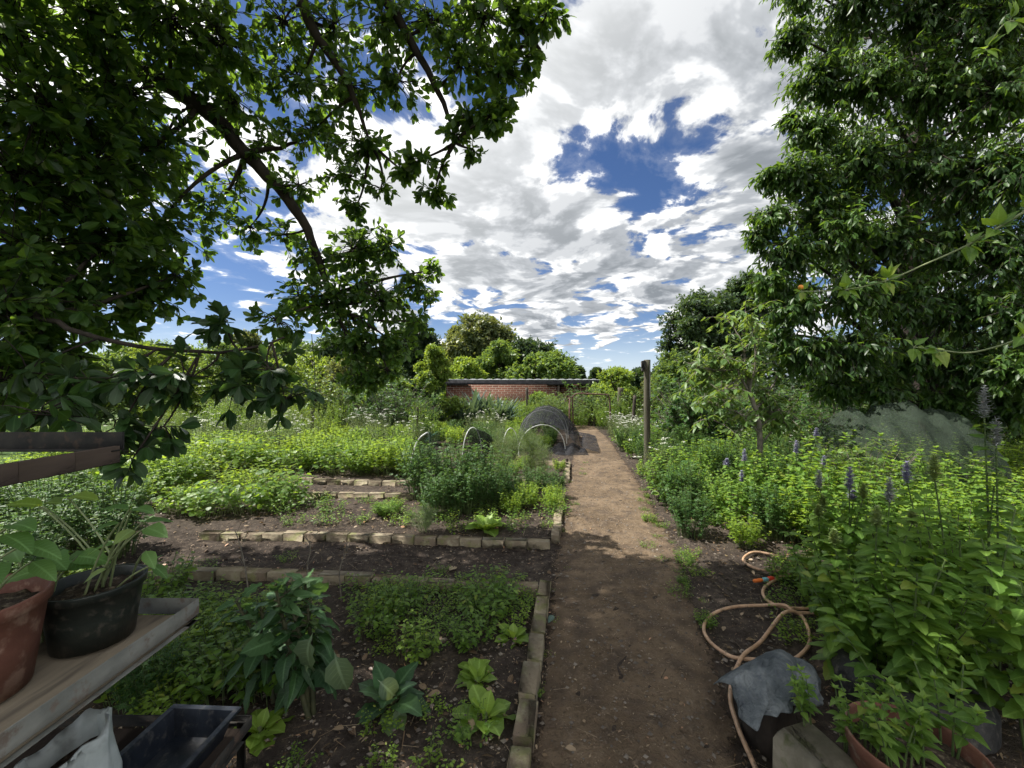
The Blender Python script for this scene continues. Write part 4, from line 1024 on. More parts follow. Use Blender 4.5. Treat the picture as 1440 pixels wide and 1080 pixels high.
for nm,mt,t0,t1,ra in (('hose_nut','redp',-.02,.035,.019),('valve_body','bluep',.035,.085,.016),('nozzle','orange',.085,.165,.014)):
    g=Geo(); tt=np.linspace(t0,t1,6); tubes(g,p0+dirh*tt[:,None],ra*np.array([.8,1,1.05,.95,1,.75]),10,cap=True); g.build(nm,M[mt],hose)

# ------------------------------------------------------------------ block, cloth, tyre, pot at the right
blk=Geo(); box(blk,(0,0,.115),(.19,.46,.22),bevel=.035,jit=.006,rng=RNG(9))
bo=blk.build('concrete_block',M['concrete'],label='mossy concrete block beside the grey cloth at the bottom edge',cat='concrete block')
bo.location=(1.17,1.44,0.0); bo.rotation_euler=(0,0,R(12))
log=Geo(); tubes(log,[[0,0,-.03],[.0,.01,.06],[.005,.015,.13],[.01,.02,.185]],[.125,.11,.10,.092],14,cap=True)
log.v[0]+=RNG(6).normal(0,.005,log.v[0].shape)
lo_=log.build('wooden_stump',M['bark'],label='dark low wooden stump under the grey cloth',cat='stump'); lo_.location=(1.17,1.84,0.0)
# the cloth: front hem - ridge - back hem, with folds
ridge=spline([W(1024,962,1.78),W(1048,942,1.84),W(1078,924,1.92),W(1098,917,1.98),W(1120,921,2.0),W(1142,940,1.97),W(1160,972,1.90)],44)
front=spline([W(1030,972,1.74),W(1040,1010,1.66),W(1060,1020,1.62),W(1082,1012,1.62),W(1100,1000,1.66),W(1130,992,1.72),W(1150,990,1.80)],44)
backh=ridge+np.array([.02,.16,-.12]); backh[:,2]=np.maximum(backh[:,2],.05)
rows=[]
for t in np.linspace(0,1,26):
    bulge=np.array([-.02,-.035,.035])*math.sin(math.pi*t)
    rows.append(front*(1-t)+ridge*t+bulge)
for t in np.linspace(.1,1,12):
    rows.append(ridge*(1-t)+backh*t+np.array([0,0,.012])*math.sin(math.pi*t))
S=np.array(rows); uu=np.linspace(0,1,44)[None]; tt=np.linspace(0,1.4,len(rows))[:,None]
fold=.002*np.sin(uu*63-tt*14)+.002*np.sin(uu*17+tt*31)+.016*np.sin(uu*21+tt*3.0)*np.exp(-((tt-.35)/.6)**2)+.010*np.sin(uu*9-tt*6)+.006*np.sin(uu*47+tt*9)*(1-tt*.5)
crease=(-.055*np.exp(-((uu-.60-.06*tt)/.035)**2)-.035*np.exp(-((uu-.30+.10*tt)/.03)**2)-.03*np.exp(-((uu-.82-.05*tt)/.028)**2)+.03*np.exp(-((uu-.45-.05*tt)/.05)**2)+.022*np.exp(-((uu-.18+.06*tt)/.04)**2))*smooth(0,.5,1.2-tt)+.012*np.sin(uu*34+tt*2.5)*smooth(1.0,.2,tt)
hemz=smooth(.0,.75,tt)
S=S+np.stack([fold*.5,-(fold-crease*.55),(fold*.6+crease*.75)*hemz],-1)
cl=Geo(); co_=S.reshape(-1,3).mean(0); co_[2]=0; V,q=sheet(S-co_); cl.add(V,q)
co2=cl.build('grey_cloth',M['cloth'],label='faded grey cloth draped in a heap beside the hose and the tyre',cat='cloth',loc=co_)
sm=co2.modifiers.new('thick','SOLIDIFY'); sm.thickness=.006
sm2=co2.modifiers.new('sub','SUBSURF'); sm2.levels=1; sm2.render_levels=1
# tyre lying on the soil, used as a planter
ty=empty('car_tyre',(1.86,1.93,.02),label='old black car tyre lying on the soil with mint growing from it',cat='tyre')
g=Geo(); n=120; RO,RI,WD=.29,.17,.19
prof=[(RI,.03),(RI+.02,.0),(RI+.09,-.005),(RO-.03,.015),(RO-.006,.035),(RO,.05),(RO+.004,WD*.5),(RO,WD-.05),(RO-.006,WD-.035),(RO-.03,WD-.015),(RI+.09,WD+.005),(RI+.02,WD),(RI,WD-.03),(RI-.004,WD-.045)]
lathe(g,prof,n); V=g.v[0].reshape(len(prof),n,3)
k=np.arange(n)
for i in range(4,9):
    gro=((k+ (i%2)*2)%5<2); V[i][gro,:2]*=.972
V[6][:,:2]*=.985
g.v[0]=V.reshape(-1,3); g.build('tyre_casing',M['rubber'],ty)
ty.rotation_euler=(R(-6),R(7),0)
g=Geo(); lathe(g,[(.001,.13),(.12,.135),(.205,.12)],30); g.build('tyre_soil',M['potsoil'],ty)
pot('brown_pot',1.40,1.42,.0,.15,.19,.33,'clay','brown clay pot of mint sprigs at the bottom right edge',fill=.88)
# net covered mound
mo=empty('netted_mound',G(1260,655)*[1,1,0],label='rounded mound covered with grey green shade net under the right tree',cat='mound')
mc=W(1262,600,5.2); moo=np.array(mo.location)
u=np.linspace(-1,1,60);v=np.linspace(-1,1,40);U,Vv=np.meshgrid(u,v)
rr=np.sqrt(U**2+Vv**2); poles=[(-.55,.05,.9),(-.05,-.1,1.0),(.5,.05,.88)]; hgt=np.max([p*np.clip(1-.95*((U-a)**2*1.5+(Vv-b_)**2*.9)**.42,0,1) for a,b_,p in poles],0); edge=np.clip(1-rr**4,0,1)**.6; hgt=(.62*edge+.38*hgt*edge)*ztop(578,5.2)*1.12*(1+.03*np.sin(U*23-Vv*9)+.025*np.sin(U*41+Vv*6))
g=Geo(); V,q=sheet(np.stack([U*1.2,Vv*.9,hgt+.01],-1)+mc*[1,1,0]-moo); g.add(V+RNG(5).normal(0,.006,V.shape),q); g.build('shade_net',M['net_grey'],mo)
g=Geo()
for k,(dx,dy,s) in enumerate([(-.35,0,.3),(.1,.1,.38),(.4,-.05,.3)]):
    V0=sph(RNG(40+k),1)*0; a=np.linspace(0,math.pi,9); 
    lathe(g,[(max(.001,s*math.sin(t)*1.0),.25+s*-math.cos(t)*.75) for t in a],16,c=mc*[1,1,0]-moo+[dx,dy,0])
g.build('rubble',M['stone'],mo)
# plumb weight hanging on a string below the bough
g0=W(444,558,5.0); pl_=empty('hanging_weight',g0,label='small dark weight hanging on a thin string from the left bough',cat='weight')
g=Geo(); tubes(g,[[0,0,0],[-.01,0,.25],[-.012,0,ztop(518,5.0)-g0[2]],[-.05,0,ztop(470,5.0)-g0[2]]],.004,5); g.build('string',M['dark'],pl_)
g=Geo(); lathe(g,[(.001,-.06),(.025,-.05),(.035,-.02),(.02,.03),(.006,.06)],14); g.build('weight_body',M['dark'],pl_)
# ------------------------------------------------------------------ garden plants
def stems_of(rng,n,h,base_r,lean,hvar=.35,bow=.3):
    a=rng.random(n)*6.283; q=np.sqrt(rng.random(n))
    b=np.stack([base_r*q*np.cos(a),base_r*q*np.sin(a),np.zeros(n)],1)
    a2=a+rng.normal(0,.5,n); hh=h*(1-hvar*rng.random(n)*(.4+.6*q))
    out=np.stack([np.cos(a2),np.sin(a2),np.zeros(n)],1)*(lean*(.15+.85*q)*rng.uniform(.5,1.2,n))[:,None]
    t=b+out; t[:,2]=hh
    m=b*.7+t*.3; m[:,2]=hh*(.5+bow*.5)
    return b,m,t
def bz(s,m,e,t):
    t=t[...,None]; s,m,e=[q[:,None] for q in(s,m,e)]
    return (1-t)**2*s+2*t*(1-t)*m+t*t*e, nrm(2*(1-t)*(m-s)+2*t*(e-m))
def on_stems(g,rng,s,m,e,per,T,ln,t0=.15,t1=1.0,pairs=False,taper=.35,lift=.15,droop=.2,mat=0,wild=.35,rb=None,whorl=False,sv=.3,petiole=0.0,pg=None):
    n=len(s); t=t0+(t1-t0)*((np.arange(per)+.5)/per)[None]*np.ones((n,1))+rng.normal(0,.25/per,(n,per)); t=np.clip(t,0,1)
    P,Tn=bz(s,m,e,t)
    if pairs:
        az=(np.arange(per)*math.pi/2)[None]+rng.random((n,1))*6.283+rng.normal(0,.25,(n,per))
        P=np.concatenate([P,P],1);Tn=np.concatenate([Tn,Tn],1);az=np.concatenate([az,az+math.pi],1);t=np.concatenate([t,t],1)
    else: az=rng.random(t.shape)*6.283 if not whorl else (np.arange(per)*2.4)[None]+rng.random((n,1))*6.283
    D=np.stack([np.cos(az),np.sin(az),np.zeros_like(az)],-1)+Tn*(lift+.5*np.clip(t-.8,0,1)[...,None]*2)+np.array([0,0,-droop])*(1-.5*t[...,None])+rng.normal(0,.15,P.shape)
    D=nrm(D); Nh=np.array([0,0,1.])+.35*Tn+rng.normal(0,wild,P.shape)
    S=ln*(1-taper*t)*rng.uniform(1-sv,1+sv,t.shape)
    if petiole:
        P2=P+D*(S*petiole)[...,None]
        if pg is not None: tubes(pg,np.stack([P.reshape(-1,3),P2.reshape(-1,3)],1),.0016,3)
        P=P2
    r=rng.random(n) if rb is None else rb
    rn=np.clip(r[:,None]*.45+rng.random(t.shape)*.35+.25*t,0,1)
    leaves(g,T,P.reshape(-1,3),D.reshape(-1,3),Nh.reshape(-1,3),S.ravel(),rnd=rn.ravel(),mat=mat)
PROTO={}
def proto(key,name,cat,parts):
    """parts: list of (part name, Geo, materials)"""
    root=empty(name,(0,0,-50)); root['category']=cat
    for nm,g,mt in parts:
        if g.n: g.build(nm,mt,root)
    PROTO.setdefault(key,[]).append([root,False]); return root
def place(key,xy,label,group=None,sc=1.0,rz=None,rng=None,z=None,var=None,name=None):
    lst=PROTO[key]; rng=rng or RNG(0)
    ent=lst[int(rng.integers(len(lst))) if var is None else var%len(lst)]
    rz=rng.random()*6.283 if rz is None else rz
    loc=(float(xy[0]),float(xy[1]),float(gh(xy[0],xy[1]))-.01 if z is None else z)
    if not ent[1]:
        o=ent[0]; ent[1]=True; o.location=loc; o.rotation_euler=(0,0,rz); o.scale=(sc,)*3 if np.isscalar(sc) else sc; tag(o,label,None,group)
    else:
        o=dup(ent[0],loc,rz,sc,label,group)
        if group is None and 'group' in o: del o['group']
    return o
def umbels(g,rng,P,r=.045,per=26):
    """flat heads of tiny white flowers"""
    n=len(P); a=rng.random((n,per))*6.283; q=np.sqrt(rng.random((n,per)))
    s=r*rng.uniform(.6,1.25,(n,1))
    c=P[:,None]+np.stack([s*q*np.cos(a),s*q*np.sin(a),.012-.25*s*q*q+rng.normal(0,.004,(n,per))],-1)
    leaves(g,T_DIA,c.reshape(-1,3)-np.array([.006,0,0]),np.stack([np.cos(a*3),np.sin(a*3),np.full(a.shape,.1)],-1).reshape(-1,3),np.array([0,0,1.])+rng.normal(0,.3,(n*per,3)),.015,rnd=rng.random(n*per),wid=np.full(n*per,1.8))

# low weeds of the shaded near bed
for v in range(3):
    r=RNG(500+v); st=Geo();lf=Geo(); b,m,e=stems_of(r,34,.27,.13,.10); tubes(st,qbez(b,m,e,4),.0022,3)
    on_stems(lf,r,b,m,e,9,T_OVAL,.045,t0=.2,petiole=.4,pg=st,taper=.2); proto('weed','leafy_weed','weed',[('stem',st,M['stem']),('foliage',lf,M['herb_lime' if v==1 else 'herb'])])
# tiny ground weeds
for v in range(3):
    r=RNG(520+v); st=Geo();lf=Geo(); b,m,e=stems_of(r,22,.13,.11,.09); tubes(st,qbez(b,m,e,3),.0015,3)
    on_stems(lf,r,b,m,e,7,T_OVAL,.026,t0=.15,petiole=.4,taper=.1); proto('small','small_weed','weed',[('stem',st,M['stem']),('foliage',lf,M['herb_lime' if v==1 else 'herb'])])
# yellow green soft herbs
for v in range(4):
    r=RNG(540+v); st=Geo();lf=Geo(); b,m,e=stems_of(r,46,.55,.20,.16,hvar=.5); tubes(st,qbez(b,m,e,5),.0028,3)
    on_stems(lf,r,b,m,e,13,T_LOBE,.062,t0=.25,petiole=.35,taper=.25,droop=.25); proto('lime','soft_herb','herb',[('stem',st,M['stem']),('foliage',lf,M['herb' if v%2 else 'herb_lime'])])
# dark celery-like herb
for v in range(3):
    r=RNG(560+v); st=Geo();lf=Geo(); b,m,e=stems_of(r,80,.74,.20,.22,hvar=.6); tubes(st,qbez(b,m,e,5),.0035,4)
    on_stems(lf,r,b,m,e,15,T_LOBE,.05,t0=.3,petiole=.3,taper=.15,droop=.2); proto('celery','celery_plant','vegetable',[('stem',st,M['stem']),('foliage',lf,M['herb_deep'])])
# round leaved nasturtium-like plants
for v in range(3):
    r=RNG(580+v); st=Geo();lf=Geo(); b,m,e=stems_of(r,70,.5,.26,.2,hvar=.75); tubes(st,qbez(b,m,e,4),.0025,3)
    leaves(lf,T_ROUND,e-np.array([0,0,.0]),np.stack([*(nrm(e[:,:2]+1e-3)).T,r.normal(-.2,.25,70)],1),np.array([0,0,1.])+r.normal(0,.45,(70,3)),r.uniform(.05,.095,70),rnd=r.random(70))
    on_stems(lf,r,b,m,e,5,T_ROUND,.06,t0=.35,petiole=.6,pg=st,taper=.2); proto('round','round_leaved_herb','herb',[('stem',st,M['stem_pale']),('foliage',lf,M['herb_lime' if v==2 else 'herb'])])
# fine leaved plants with white flower umbels
for v in range(3):
    r=RNG(600+v); st=Geo();lf=Geo();fl=Geo(); b,m,e=stems_of(r,44,.8,.20,.22,hvar=.45); tubes(st,qbez(b,m,e,5),.0025,3)
    on_stems(lf,r,b,m,e,22,T_LOBE,.036,t0=.1,t1=.85,petiole=.5,taper=.4); umbels(fl,r,e[:13]+[0,0,.01],r=.036); proto('umbel','white_umbel_herb','flower',[('stem',st,M['stem']),('foliage',lf,M['herb_grey']),('blossom',fl,M['umbel'])])
# feathery fennel
for v in range(2):
    r=RNG(620+v); st=Geo();lf=Geo(); b,m,e=stems_of(r,15,.95,.09,.22,hvar=.5); tubes(st,qbez(b,m,e,6),np.linspace(.005,.0018,6)[None],4)
    t=r.uniform(.12,1,(15,22)); P,Tn=bz(b,m,e,t); P=P.reshape(-1,3);Tn=Tn.reshape(-1,3); D=nrm(sph(r,len(P))*[1,1,.4]+Tn*.7); L=r.uniform(.08,.2,len(P))
    tubes(st,np.stack([P,P+D*L[:,None]*.6+[0,0,.01],P+D*L[:,None]],1),np.array([[.0014,.001,.0006]]),3)
    k=r.uniform(.15,1,(len(P),20)); Q=P[:,None]+D[:,None]*(L[:,None]*k)[...,None]; DD=nrm(D[:,None]*.6+sph(r,Q.shape[0]*20).reshape(Q.shape)*.8)
    leaves(lf,T_HAIR,Q.reshape(-1,3),DD.reshape(-1,3),sph(r,Q.shape[0]*20),r.uniform(.03,.07,Q.shape[0]*20),rnd=r.random(Q.shape[0]*20),wid=np.full(Q.shape[0]*20,1.6))
    proto('fennel','fennel_plant','herb',[('stem',st,M['stem_pale']),('foliage',lf,M['fennel'])])
# wispy tall green plants (asparagus or cosmos like)
for v in range(3):
    r=RNG(640+v); st=Geo();lf=Geo(); b,m,e=stems_of(r,60,1.15,.26,.30,hvar=.55); tubes(st,qbez(b,m,e,6),np.linspace(.004,.0015,6)[None],3)
    on_stems(lf,r,b,m,e,34,T_LANCE,.06,t0=.12,taper=.45,lift=.6,droop=.0,wild=.6); proto('wispy','wispy_herb','herb',[('stem',st,M['stem']),('foliage',lf,M['far_lime' if v==0 else 'herb'])])
# bushes
for v in range(4):
    r=RNG(660+v); st=Geo();lf=Geo(); b,m,e=stems_of(r,60,1.35,.25,.75,hvar=.75); tubes(st,qbez(b,m,e,6),np.linspace(.012,.003,6)[None],4)
    t=r.uniform(.3,1,(60,5)); P,Tn=bz(b,m,e,t); P=P.reshape(-1,3);Tn=Tn.reshape(-1,3); n=len(P)
    E=P+nrm(sph(r,n)+[0,0,.5])*r.uniform(.12,.34,(n,1)); Mm=(P+E)/2+[0,0,.03]
    tubes(st,qbez(P,Mm,E,3),.0025,3)
    on_stems(lf,r,P,Mm,E,11,T_LANCE if v%2 else T_OVAL,.085,t0=.15,taper=.2,wild=.5,lift=.4); proto('bush%d'%(v//2),'leafy_bush','bush',[('branch',st,M['twig']),('foliage',lf,M['herb_deep' if v//2 else 'far_green'])])
# lettuce-like young plants
def rosette(lf,r,n,ln,T,inner=75,outer=15,z=.0,base=.01,mat=0,sv=.15):
    k=np.arange(n); az=k*2.4+r.normal(0,.2,n); el=np.radians(inner+(outer-inner)*(k/max(1,n-1))+r.normal(0,6,n))
    D=np.stack([np.cos(az)*np.cos(el),np.sin(az)*np.cos(el),np.sin(el)],1); P=np.stack([np.cos(az)*base,np.sin(az)*base,np.full(n,z)],1)
    Nh=np.stack([-np.cos(az)*np.sin(el),-np.sin(az)*np.sin(el),np.cos(el)],1)
    leaves(lf,T,P,D,Nh,ln*(.6+.4*(k/max(1,n-1)))*r.uniform(1-sv,1+sv,n),rnd=np.clip(1-k/n*.7+r.normal(0,.12,n),0,1),mat=mat)
for v in range(3):
    r=RNG(680+v); lf=Geo();st=Geo(); rosette(lf,r,11+2*v,.17,T_LETT); tubes(st,[[0,0,-.03],[0,0,.03]],.012,6)
    proto('lettuce','lettuce','lettuce',[('stem',st,M['stem_pale']),('leaf_rosette',lf,M['lettuce'])])
# strap leaved clump (agapanthus / lily)
for v in range(2):
    r=RNG(690+v); lf=Geo();st=Geo(); n=190; az=r.random(n)*6.283; el=np.radians(r.uniform(25,88,n)); bse=np.stack([r.normal(0,.16,n),r.normal(0,.16,n),np.zeros(n)],1)
    D=np.stack([np.cos(az)*np.cos(el),np.sin(az)*np.cos(el),np.sin(el)],1); Nh=np.stack([-np.cos(az)*np.sin(el),-np.sin(az)*np.sin(el),np.cos(el)],1)
    leaves(lf,T_STRAP,bse,D,Nh,r.uniform(.8,1.25,n),rnd=r.random(n)); tubes(st,[[0,0,-.05],[0,0,.15]],.06,8)
    proto('strap','strap_leaved_plant','plant',[('stem',st,M['stem']),('leaf_clump',lf,M['strap'])])
# mint sprigs
def sprig(st,lf,r,n,h,base_r,lean,ln,per=6,T=T_OVATE,**k):
    b,m,e=stems_of(r,n,h,base_r,lean,hvar=.4); tubes(st,qbez(b,m,e,5),np.linspace(.0035,.002,5)[None],5)
    on_stems(lf,r,b,m,e,per,T,ln,t0=.25,pairs=True,taper=.45,lift=.35,droop=.15,wild=.2,**k)
    # closed tips
    leaves(lf,T,np.repeat(e,4,0),np.tile([[1,0,1.2],[-1,0,1.2],[0,1,1.2],[0,-1,1.2]],(n,1))+r.normal(0,.2,(4*n,3)),np.tile([[-1,0,1],[1,0,1],[0,-1,1],[0,1,1.]],(n,1)),ln*.45,rnd=r.uniform(.6,1,4*n))
for v in range(3):
    r=RNG(700+v); st=Geo();lf=Geo(); sprig(st,lf,r,5,.22,.05,.08,.06,5)
    proto('sprig','mint_sprig','herb',[('stem',st,M['stem']),('foliage',lf,M['mint'])])
for v in range(3):
    r=RNG(720+v); st=Geo();lf=Geo(); sprig(st,lf,r,15,.72,.17,.22,.082,11,T_NETTLE)
    on_stems(lf,r,*stems_of(r,16,.55,.16,.25),10,T_NETTLE,.075,t0=.2,wild=.4)
    proto('mintbush','mint_plant','herb',[('stem',st,M['stem_dark']),('foliage',lf,M['mint'])])

# ------------------------------------------------------------------ planting out
def poly_px(pts): return np.array([G(*p)[:2] for p in pts])
def inside(P,x,y):
    c=False;j=len(P)-1
    for i in range(len(P)):
        if (P[i,1]>y)!=(P[j,1]>y) and x<(P[j,0]-P[i,0])*(y-P[i,1])/(P[j,1]-P[i,1])+P[i,0]: c=not c
        j=i
    return c
def region(P,sep,rng,maxn=80,tries=4000):
    P=np.asarray(P,float); lo=P.min(0);hi=P.max(0); out=[]
    for _ in range(tries):
        p=lo+(hi-lo)*rng.random(2)
        if not inside(P,*p): continue
        if 6.3<p[1]<8.0 and abs(p[0]/p[1]-.330)<.055: continue   # the foot of the old post stands clear
        if all((p[0]-q[0])**2+(p[1]-q[1])**2>sep*sep for q in out):
            out.append(p)
            if len(out)>=maxn: break
    return out
def plant(keys,P,sep,label,group,seed,sc=(.8,1.15),maxn=60,px=True,squash=None):
    r=RNG(seed); pts=np.array(region(poly_px(P) if px else P,sep,r,maxn)).reshape(-1,2)
    ang=np.argsort(np.argsort(pts[:,0]/pts[:,1]))/len(pts); dep=np.argsort(np.argsort(pts[:,1]))/len(pts)
    for i,p in enumerate(pts):
        s=r.uniform(*sc); t=(s-sc[0])/(sc[1]-sc[0]); key=keys[int(r.integers(len(keys)))]
        size='small' if t<.33 else 'large' if t>.67 else 'middling'
        side='left' if ang[i]<.34 else 'right' if ang[i]>.66 else 'middle'; far='far' if dep[i]>.66 else 'near' if dep[i]<.34 else 'mid'
        where='centre' if (side,far)==('middle','mid') else (far+' '+side if far!='mid' else side if side!='middle' else 'centre')
        lst=PROTO[key]; v=int(r.integers(len(lst)))
        lab='%s %s at the %s of %s'%(size,KIND.get((key,v),KIND.get(key,'green plant')),where,label)
        place(key,p,lab,group,s if squash is None else (s,s,s*squash),rng=r,var=v)
    return len(pts)
KIND={'weed':'leafy weed',('weed',1):'yellowish leafy weed','small':'low weed',('small',1):'yellowish low weed','lime':'lime green herb',('lime',1):'mid green herb',('lime',3):'mid green herb','celery':'dark celery plant','round':'round leaved herb',
      'umbel':'white flowered herb','fennel':'feathery fennel','wispy':'wispy herb','bush0':'fresh green bush','bush1':'dark green bush','mintbush':'broad leaved mint','sprig':'mint sprig'}
# nearest bed
plant(['weed'],[(215,848),(410,856),(420,900),(370,1000),(150,1010),(60,960)],.21,"the weed patch beside the rack",'weeds beside the rack',801,(.6,1.25),36)
plant(['weed','small'],[(520,838),(640,826),(745,850),(735,905),(640,925),(560,935),(520,890)],.175,"the middle patch of the nearest bed",'weeds in the middle of the nearest bed',802,(.6,.95),30)
plant(['small'],[(490,828),(735,826),(735,848),(490,850)],.16,"the back edging of the nearest bed",'weeds along the back edging',803,(.7,1.2),12)
plant(['small'],[(540,1010),(700,1000),(700,1075),(520,1130),(400,1100)],.2,"the bare soil in the nearest bed",'seedlings in the bare soil',804,(.5,.8),12)
r=RNG(805)
for (px,py,s,lab) in [(672,962,.75,'bright young lettuce behind another in the nearest bed'),(682,1012,1.0,'largest bright green lettuce near the path edging of the nearest bed'),(722,898,.8,'flat lime green lettuce leaning on the path edging'),(365,1030,.8,'young light green seedling beside the rack corner'),(683,745,1.35,'upright bright lettuce in the middle bed'),(668,948,.55,'small pale lettuce farthest back of the lettuce row')]:
    place('lettuce',G(px,py),lab,None,s,rng=r)
# walkway weeds
for (px,py,s) in [(405,790,.6),(290,800,.7),(620,803,.5)]:
    place('small',G(px,py),'single small weed on the dark walkway behind the nearest bed','weeds on the dark walkway',s,rng=r)
# middle bed
plant(['round','lime','lime','weed'],[(150,700),(330,694),(400,703),(395,718),(300,724),(170,722)],.30,"the left end of the middle bed",'plants at the left end of the middle bed',806,(.45,.95),24)
plant(['small'],[(400,700),(780,700),(775,748),(400,738)],.33,"the littered soil of the middle bed",'weeds on the middle bed',807,(.6,1.3),30)
for (px,py,s,lab) in [(545,722,.62,'rounded lime green herb tuft in the bare part of the middle bed'),]:
    place('lime',G(px,py),lab,None,(s,s,s*.55),rng=r)
place('fennel',G(598,748),'low feathery herb tuft near the front edging of the middle bed',None,(.6,.6,.36),rng=r)
for (px,py,s,lab) in [(600,700,1.0,'tall dark celery clump at the left of the celery group'),(640,706,1.05,'tallest dark green celery clump in the middle bed'),(683,700,.95,'dark celery clump at the right of the group by the fennel'),(655,720,.78,'shorter dark celery clump in front of its group'),(615,722,.7,'small dark celery clump leaning over the litter'),(690,714,.7,'bushy low celery clump towards the path')]:
    place('celery',G(px,py),lab,None,s*1.12,rng=r)
plant(['lime','celery'],[(705,700),(785,698),(782,722),(715,726)],.26,"the path end of the middle bed",'vegetables at the path end of the middle bed',808,(.45,.62),9)
# third bed
plant(['lime','lime','round','lime'],[(290,650),(575,650),(575,668),(300,668)],.34,"the sunlit front of the third bed",'sunlit herbs of the third bed',809,(.7,1.25),26)
plant(['lime','lime','umbel'],[(240,628),(600,630),(590,650),(250,650)],.42,"the third bed behind its sunlit row",'flowering herbs of the third bed',810,(.9,1.15),30)
plant(['small','lime'],[(690,655),(790,652),(790,668),(690,668)],.27,"the right end of the third bed",'salad plants of the third bed',811,(.35,.55),14)
for (px,py,s,lab) in [(706,676,.9,'feathery pale fennel left of the hooped net'),(745,668,.95,'feathery fennel directly before the white hoops'),(722,652,.8,'smaller feathery fennel behind the others'),(762,674,.7,'thin feathery fennel nearest the path')]:
    place('fennel',G(px,py),lab,None,s,rng=r)
plant(['lime','celery'],[(740,634),(790,632),(790,618),(745,618)],.4,"the black net tunnel's inside",'vegetables under the net',812,(.5,.7),7)
# left of the beds
plant(['round','lime'],[(60,660),(290,640),(300,690),(150,712),(-60,740)],.38,"the plants behind the top shelf",'yellow green plants left of the beds',813,(.8,1.2),34)
plant(['weed','celery'],[(-150,745),(100,720),(190,755),(150,800),(0,880),(-150,900)],.28,"the shaded plants behind the rack",'shaded plants behind the rack',814,(.7,1.0),30)
plant(['wispy','umbel','lime'],[(-250,660),(60,640),(300,632),(280,612),(0,612),(-300,620)],.6,"the thicket left of the third bed",'tall herbs left of the third bed',815,(.75,1.0),30)
# behind the third bed
plant(['umbel','lime','wispy'],[(300,612),(560,610),(600,626),(310,630)],.5,"the band behind the third bed",'white flowered herbs behind the third bed',816,(.85,1.1),30)
plant(['lime','umbel','celery'],[(585,612),(735,606),(735,634),(600,636)],.5,"the plants before the strap leaved clump",'herbs before the strap leaved clump',817,(.75,1.0),24)
plant(['wispy','bush0'],[(300,606),(420,604),(520,602),(510,586),(300,586)],.95,"the wispy bushes behind the white flowers",'wispy bushes on the left',818,(.8,1.15),16)
plant(['wispy'],[(690,604),(800,604),(800,588),(690,590)],.6,"the growth before the brick shed",'wispy plants before the shed',819,(.8,1.05),14)
for (px,d,s,lab) in [(560,12.5,1.25,'dark rounded bush by the thin stake left of the conical bush'),(525,13,1.2,'dark green bush left of its dark neighbour by the stake'),(600,13.5,.95,'small dark bush at the foot of the conical bush'),(470,14,1.35,'rounded fresh green bush below the hanging bough'),(640,15,.8,'low bush between the conical bush and the strap leaved clump')]:
    place('bush1' if 'dark' in lab else 'bush0',at(px,d)[:2],lab,None,s,rng=r)
for (px,d,s,lab) in [(668,15.5,1.3,'dark bluish strap leaved clump before the left half of the shed'),(700,15.0,1.05,'smaller strap leaved clump right of the larger one'),(648,15.2,.9,'left strap leaved clump under the conical bush')]:
    place('strap',at(px,d)[:2],lab,None,s,rng=r)
# beyond the gate
plant(['lime','bush0','wispy'],[(-.2,15),(3.6,14.2),(4.2,17),(1.0,18.5),(-1,18)],.75,"the greenery beyond the gate",'plants beyond the gate',820,(.7,.95),22,px=False)
place('bush1',at(822,16.5)[:2],'pale green big leaved bush behind the gate before the shed',None,1.25,rng=r)
# right of the path: low bright herbs
plant(['lime','round','mintbush','celery','weed','mintbush','celery'],[(925,690),(965,765),(1035,782),(1150,778),(1165,700),(1060,660),(960,650)],.27,"the herbs along the path's right side",'herbs along the right of the path',821,(.5,1.05),48)
plant(['lime','round','umbel','mintbush','celery'],[(872,630),(925,688),(960,650),(1060,660),(1150,680),(1120,632),(1000,618),(880,612)],.42,"the mass behind the wooden post",'herbs behind the wooden post',822,(.5,1.0),60)
plant(['umbel'],[(858,612),(888,640),(900,628),(880,607)],.33,"the far path's right edge",'white flowers along the far path',823,(.75,.95),14)
plant(['wispy','bush0','umbel'],[(862,606),(960,612),(1100,622),(1100,600),(960,590),(866,592)],.85,"the right fence line",'bushy plants along the right fence line',824,(.8,1.05),30)
plant(['mintbush','lime'],[(1150,690),(1165,800),(1240,760),(1440,760),(1500,680),(1300,665)],.34,"the herbs before the netted mound",'herbs before the netted mound',825,(.75,1.3),40)
plant(['mintbush'],[(1195,835),(1230,800),(1440,800),(1700,860),(1480,1000),(1410,960),(1290,880)],.24,"the mint in the right corner",'mint plants in the near right corner',826,(.8,1.05),30)
plant(['small','weed'],[(1090,800),(1150,790),(1170,880),(1120,925),(1080,860)],.16,"the weeds among the hose loops",'weeds among the hose loops',827,(.5,.9),12)
plant(['small'],[(900,700),(960,760),(1010,850),(960,850),(905,760)],.3,"the path's right margin",'tiny weeds on the path margin',828,(.35,.7),14)
plant(['small'],[(795,665),(825,650),(815,760),(790,800),(778,800)],.3,"the path beside the edging",'tiny weeds by the edging',829,(.3,.55),9)
plant(['small'],[(742,1000),(772,830),(800,760),(812,770),(790,900),(770,1040)],.3,"the near path's left margin",'tiny weeds on the near path',831,(.15,.35),9)
plant(['small','small','weed'],[(905,690),(985,830),(1030,900),(1010,905),(950,820),(890,690)],.2,"the weeds creeping onto the path",'weeds creeping onto the path',832,(.2,.5),20)
plant(['celery','wispy','bush1','umbel'],[(960,650),(1150,690),(1440,720),(1440,672),(1200,650),(1000,632)],.55,"the tall growth right of the path",'taller plants right of the path',833,(.4,.75),22)
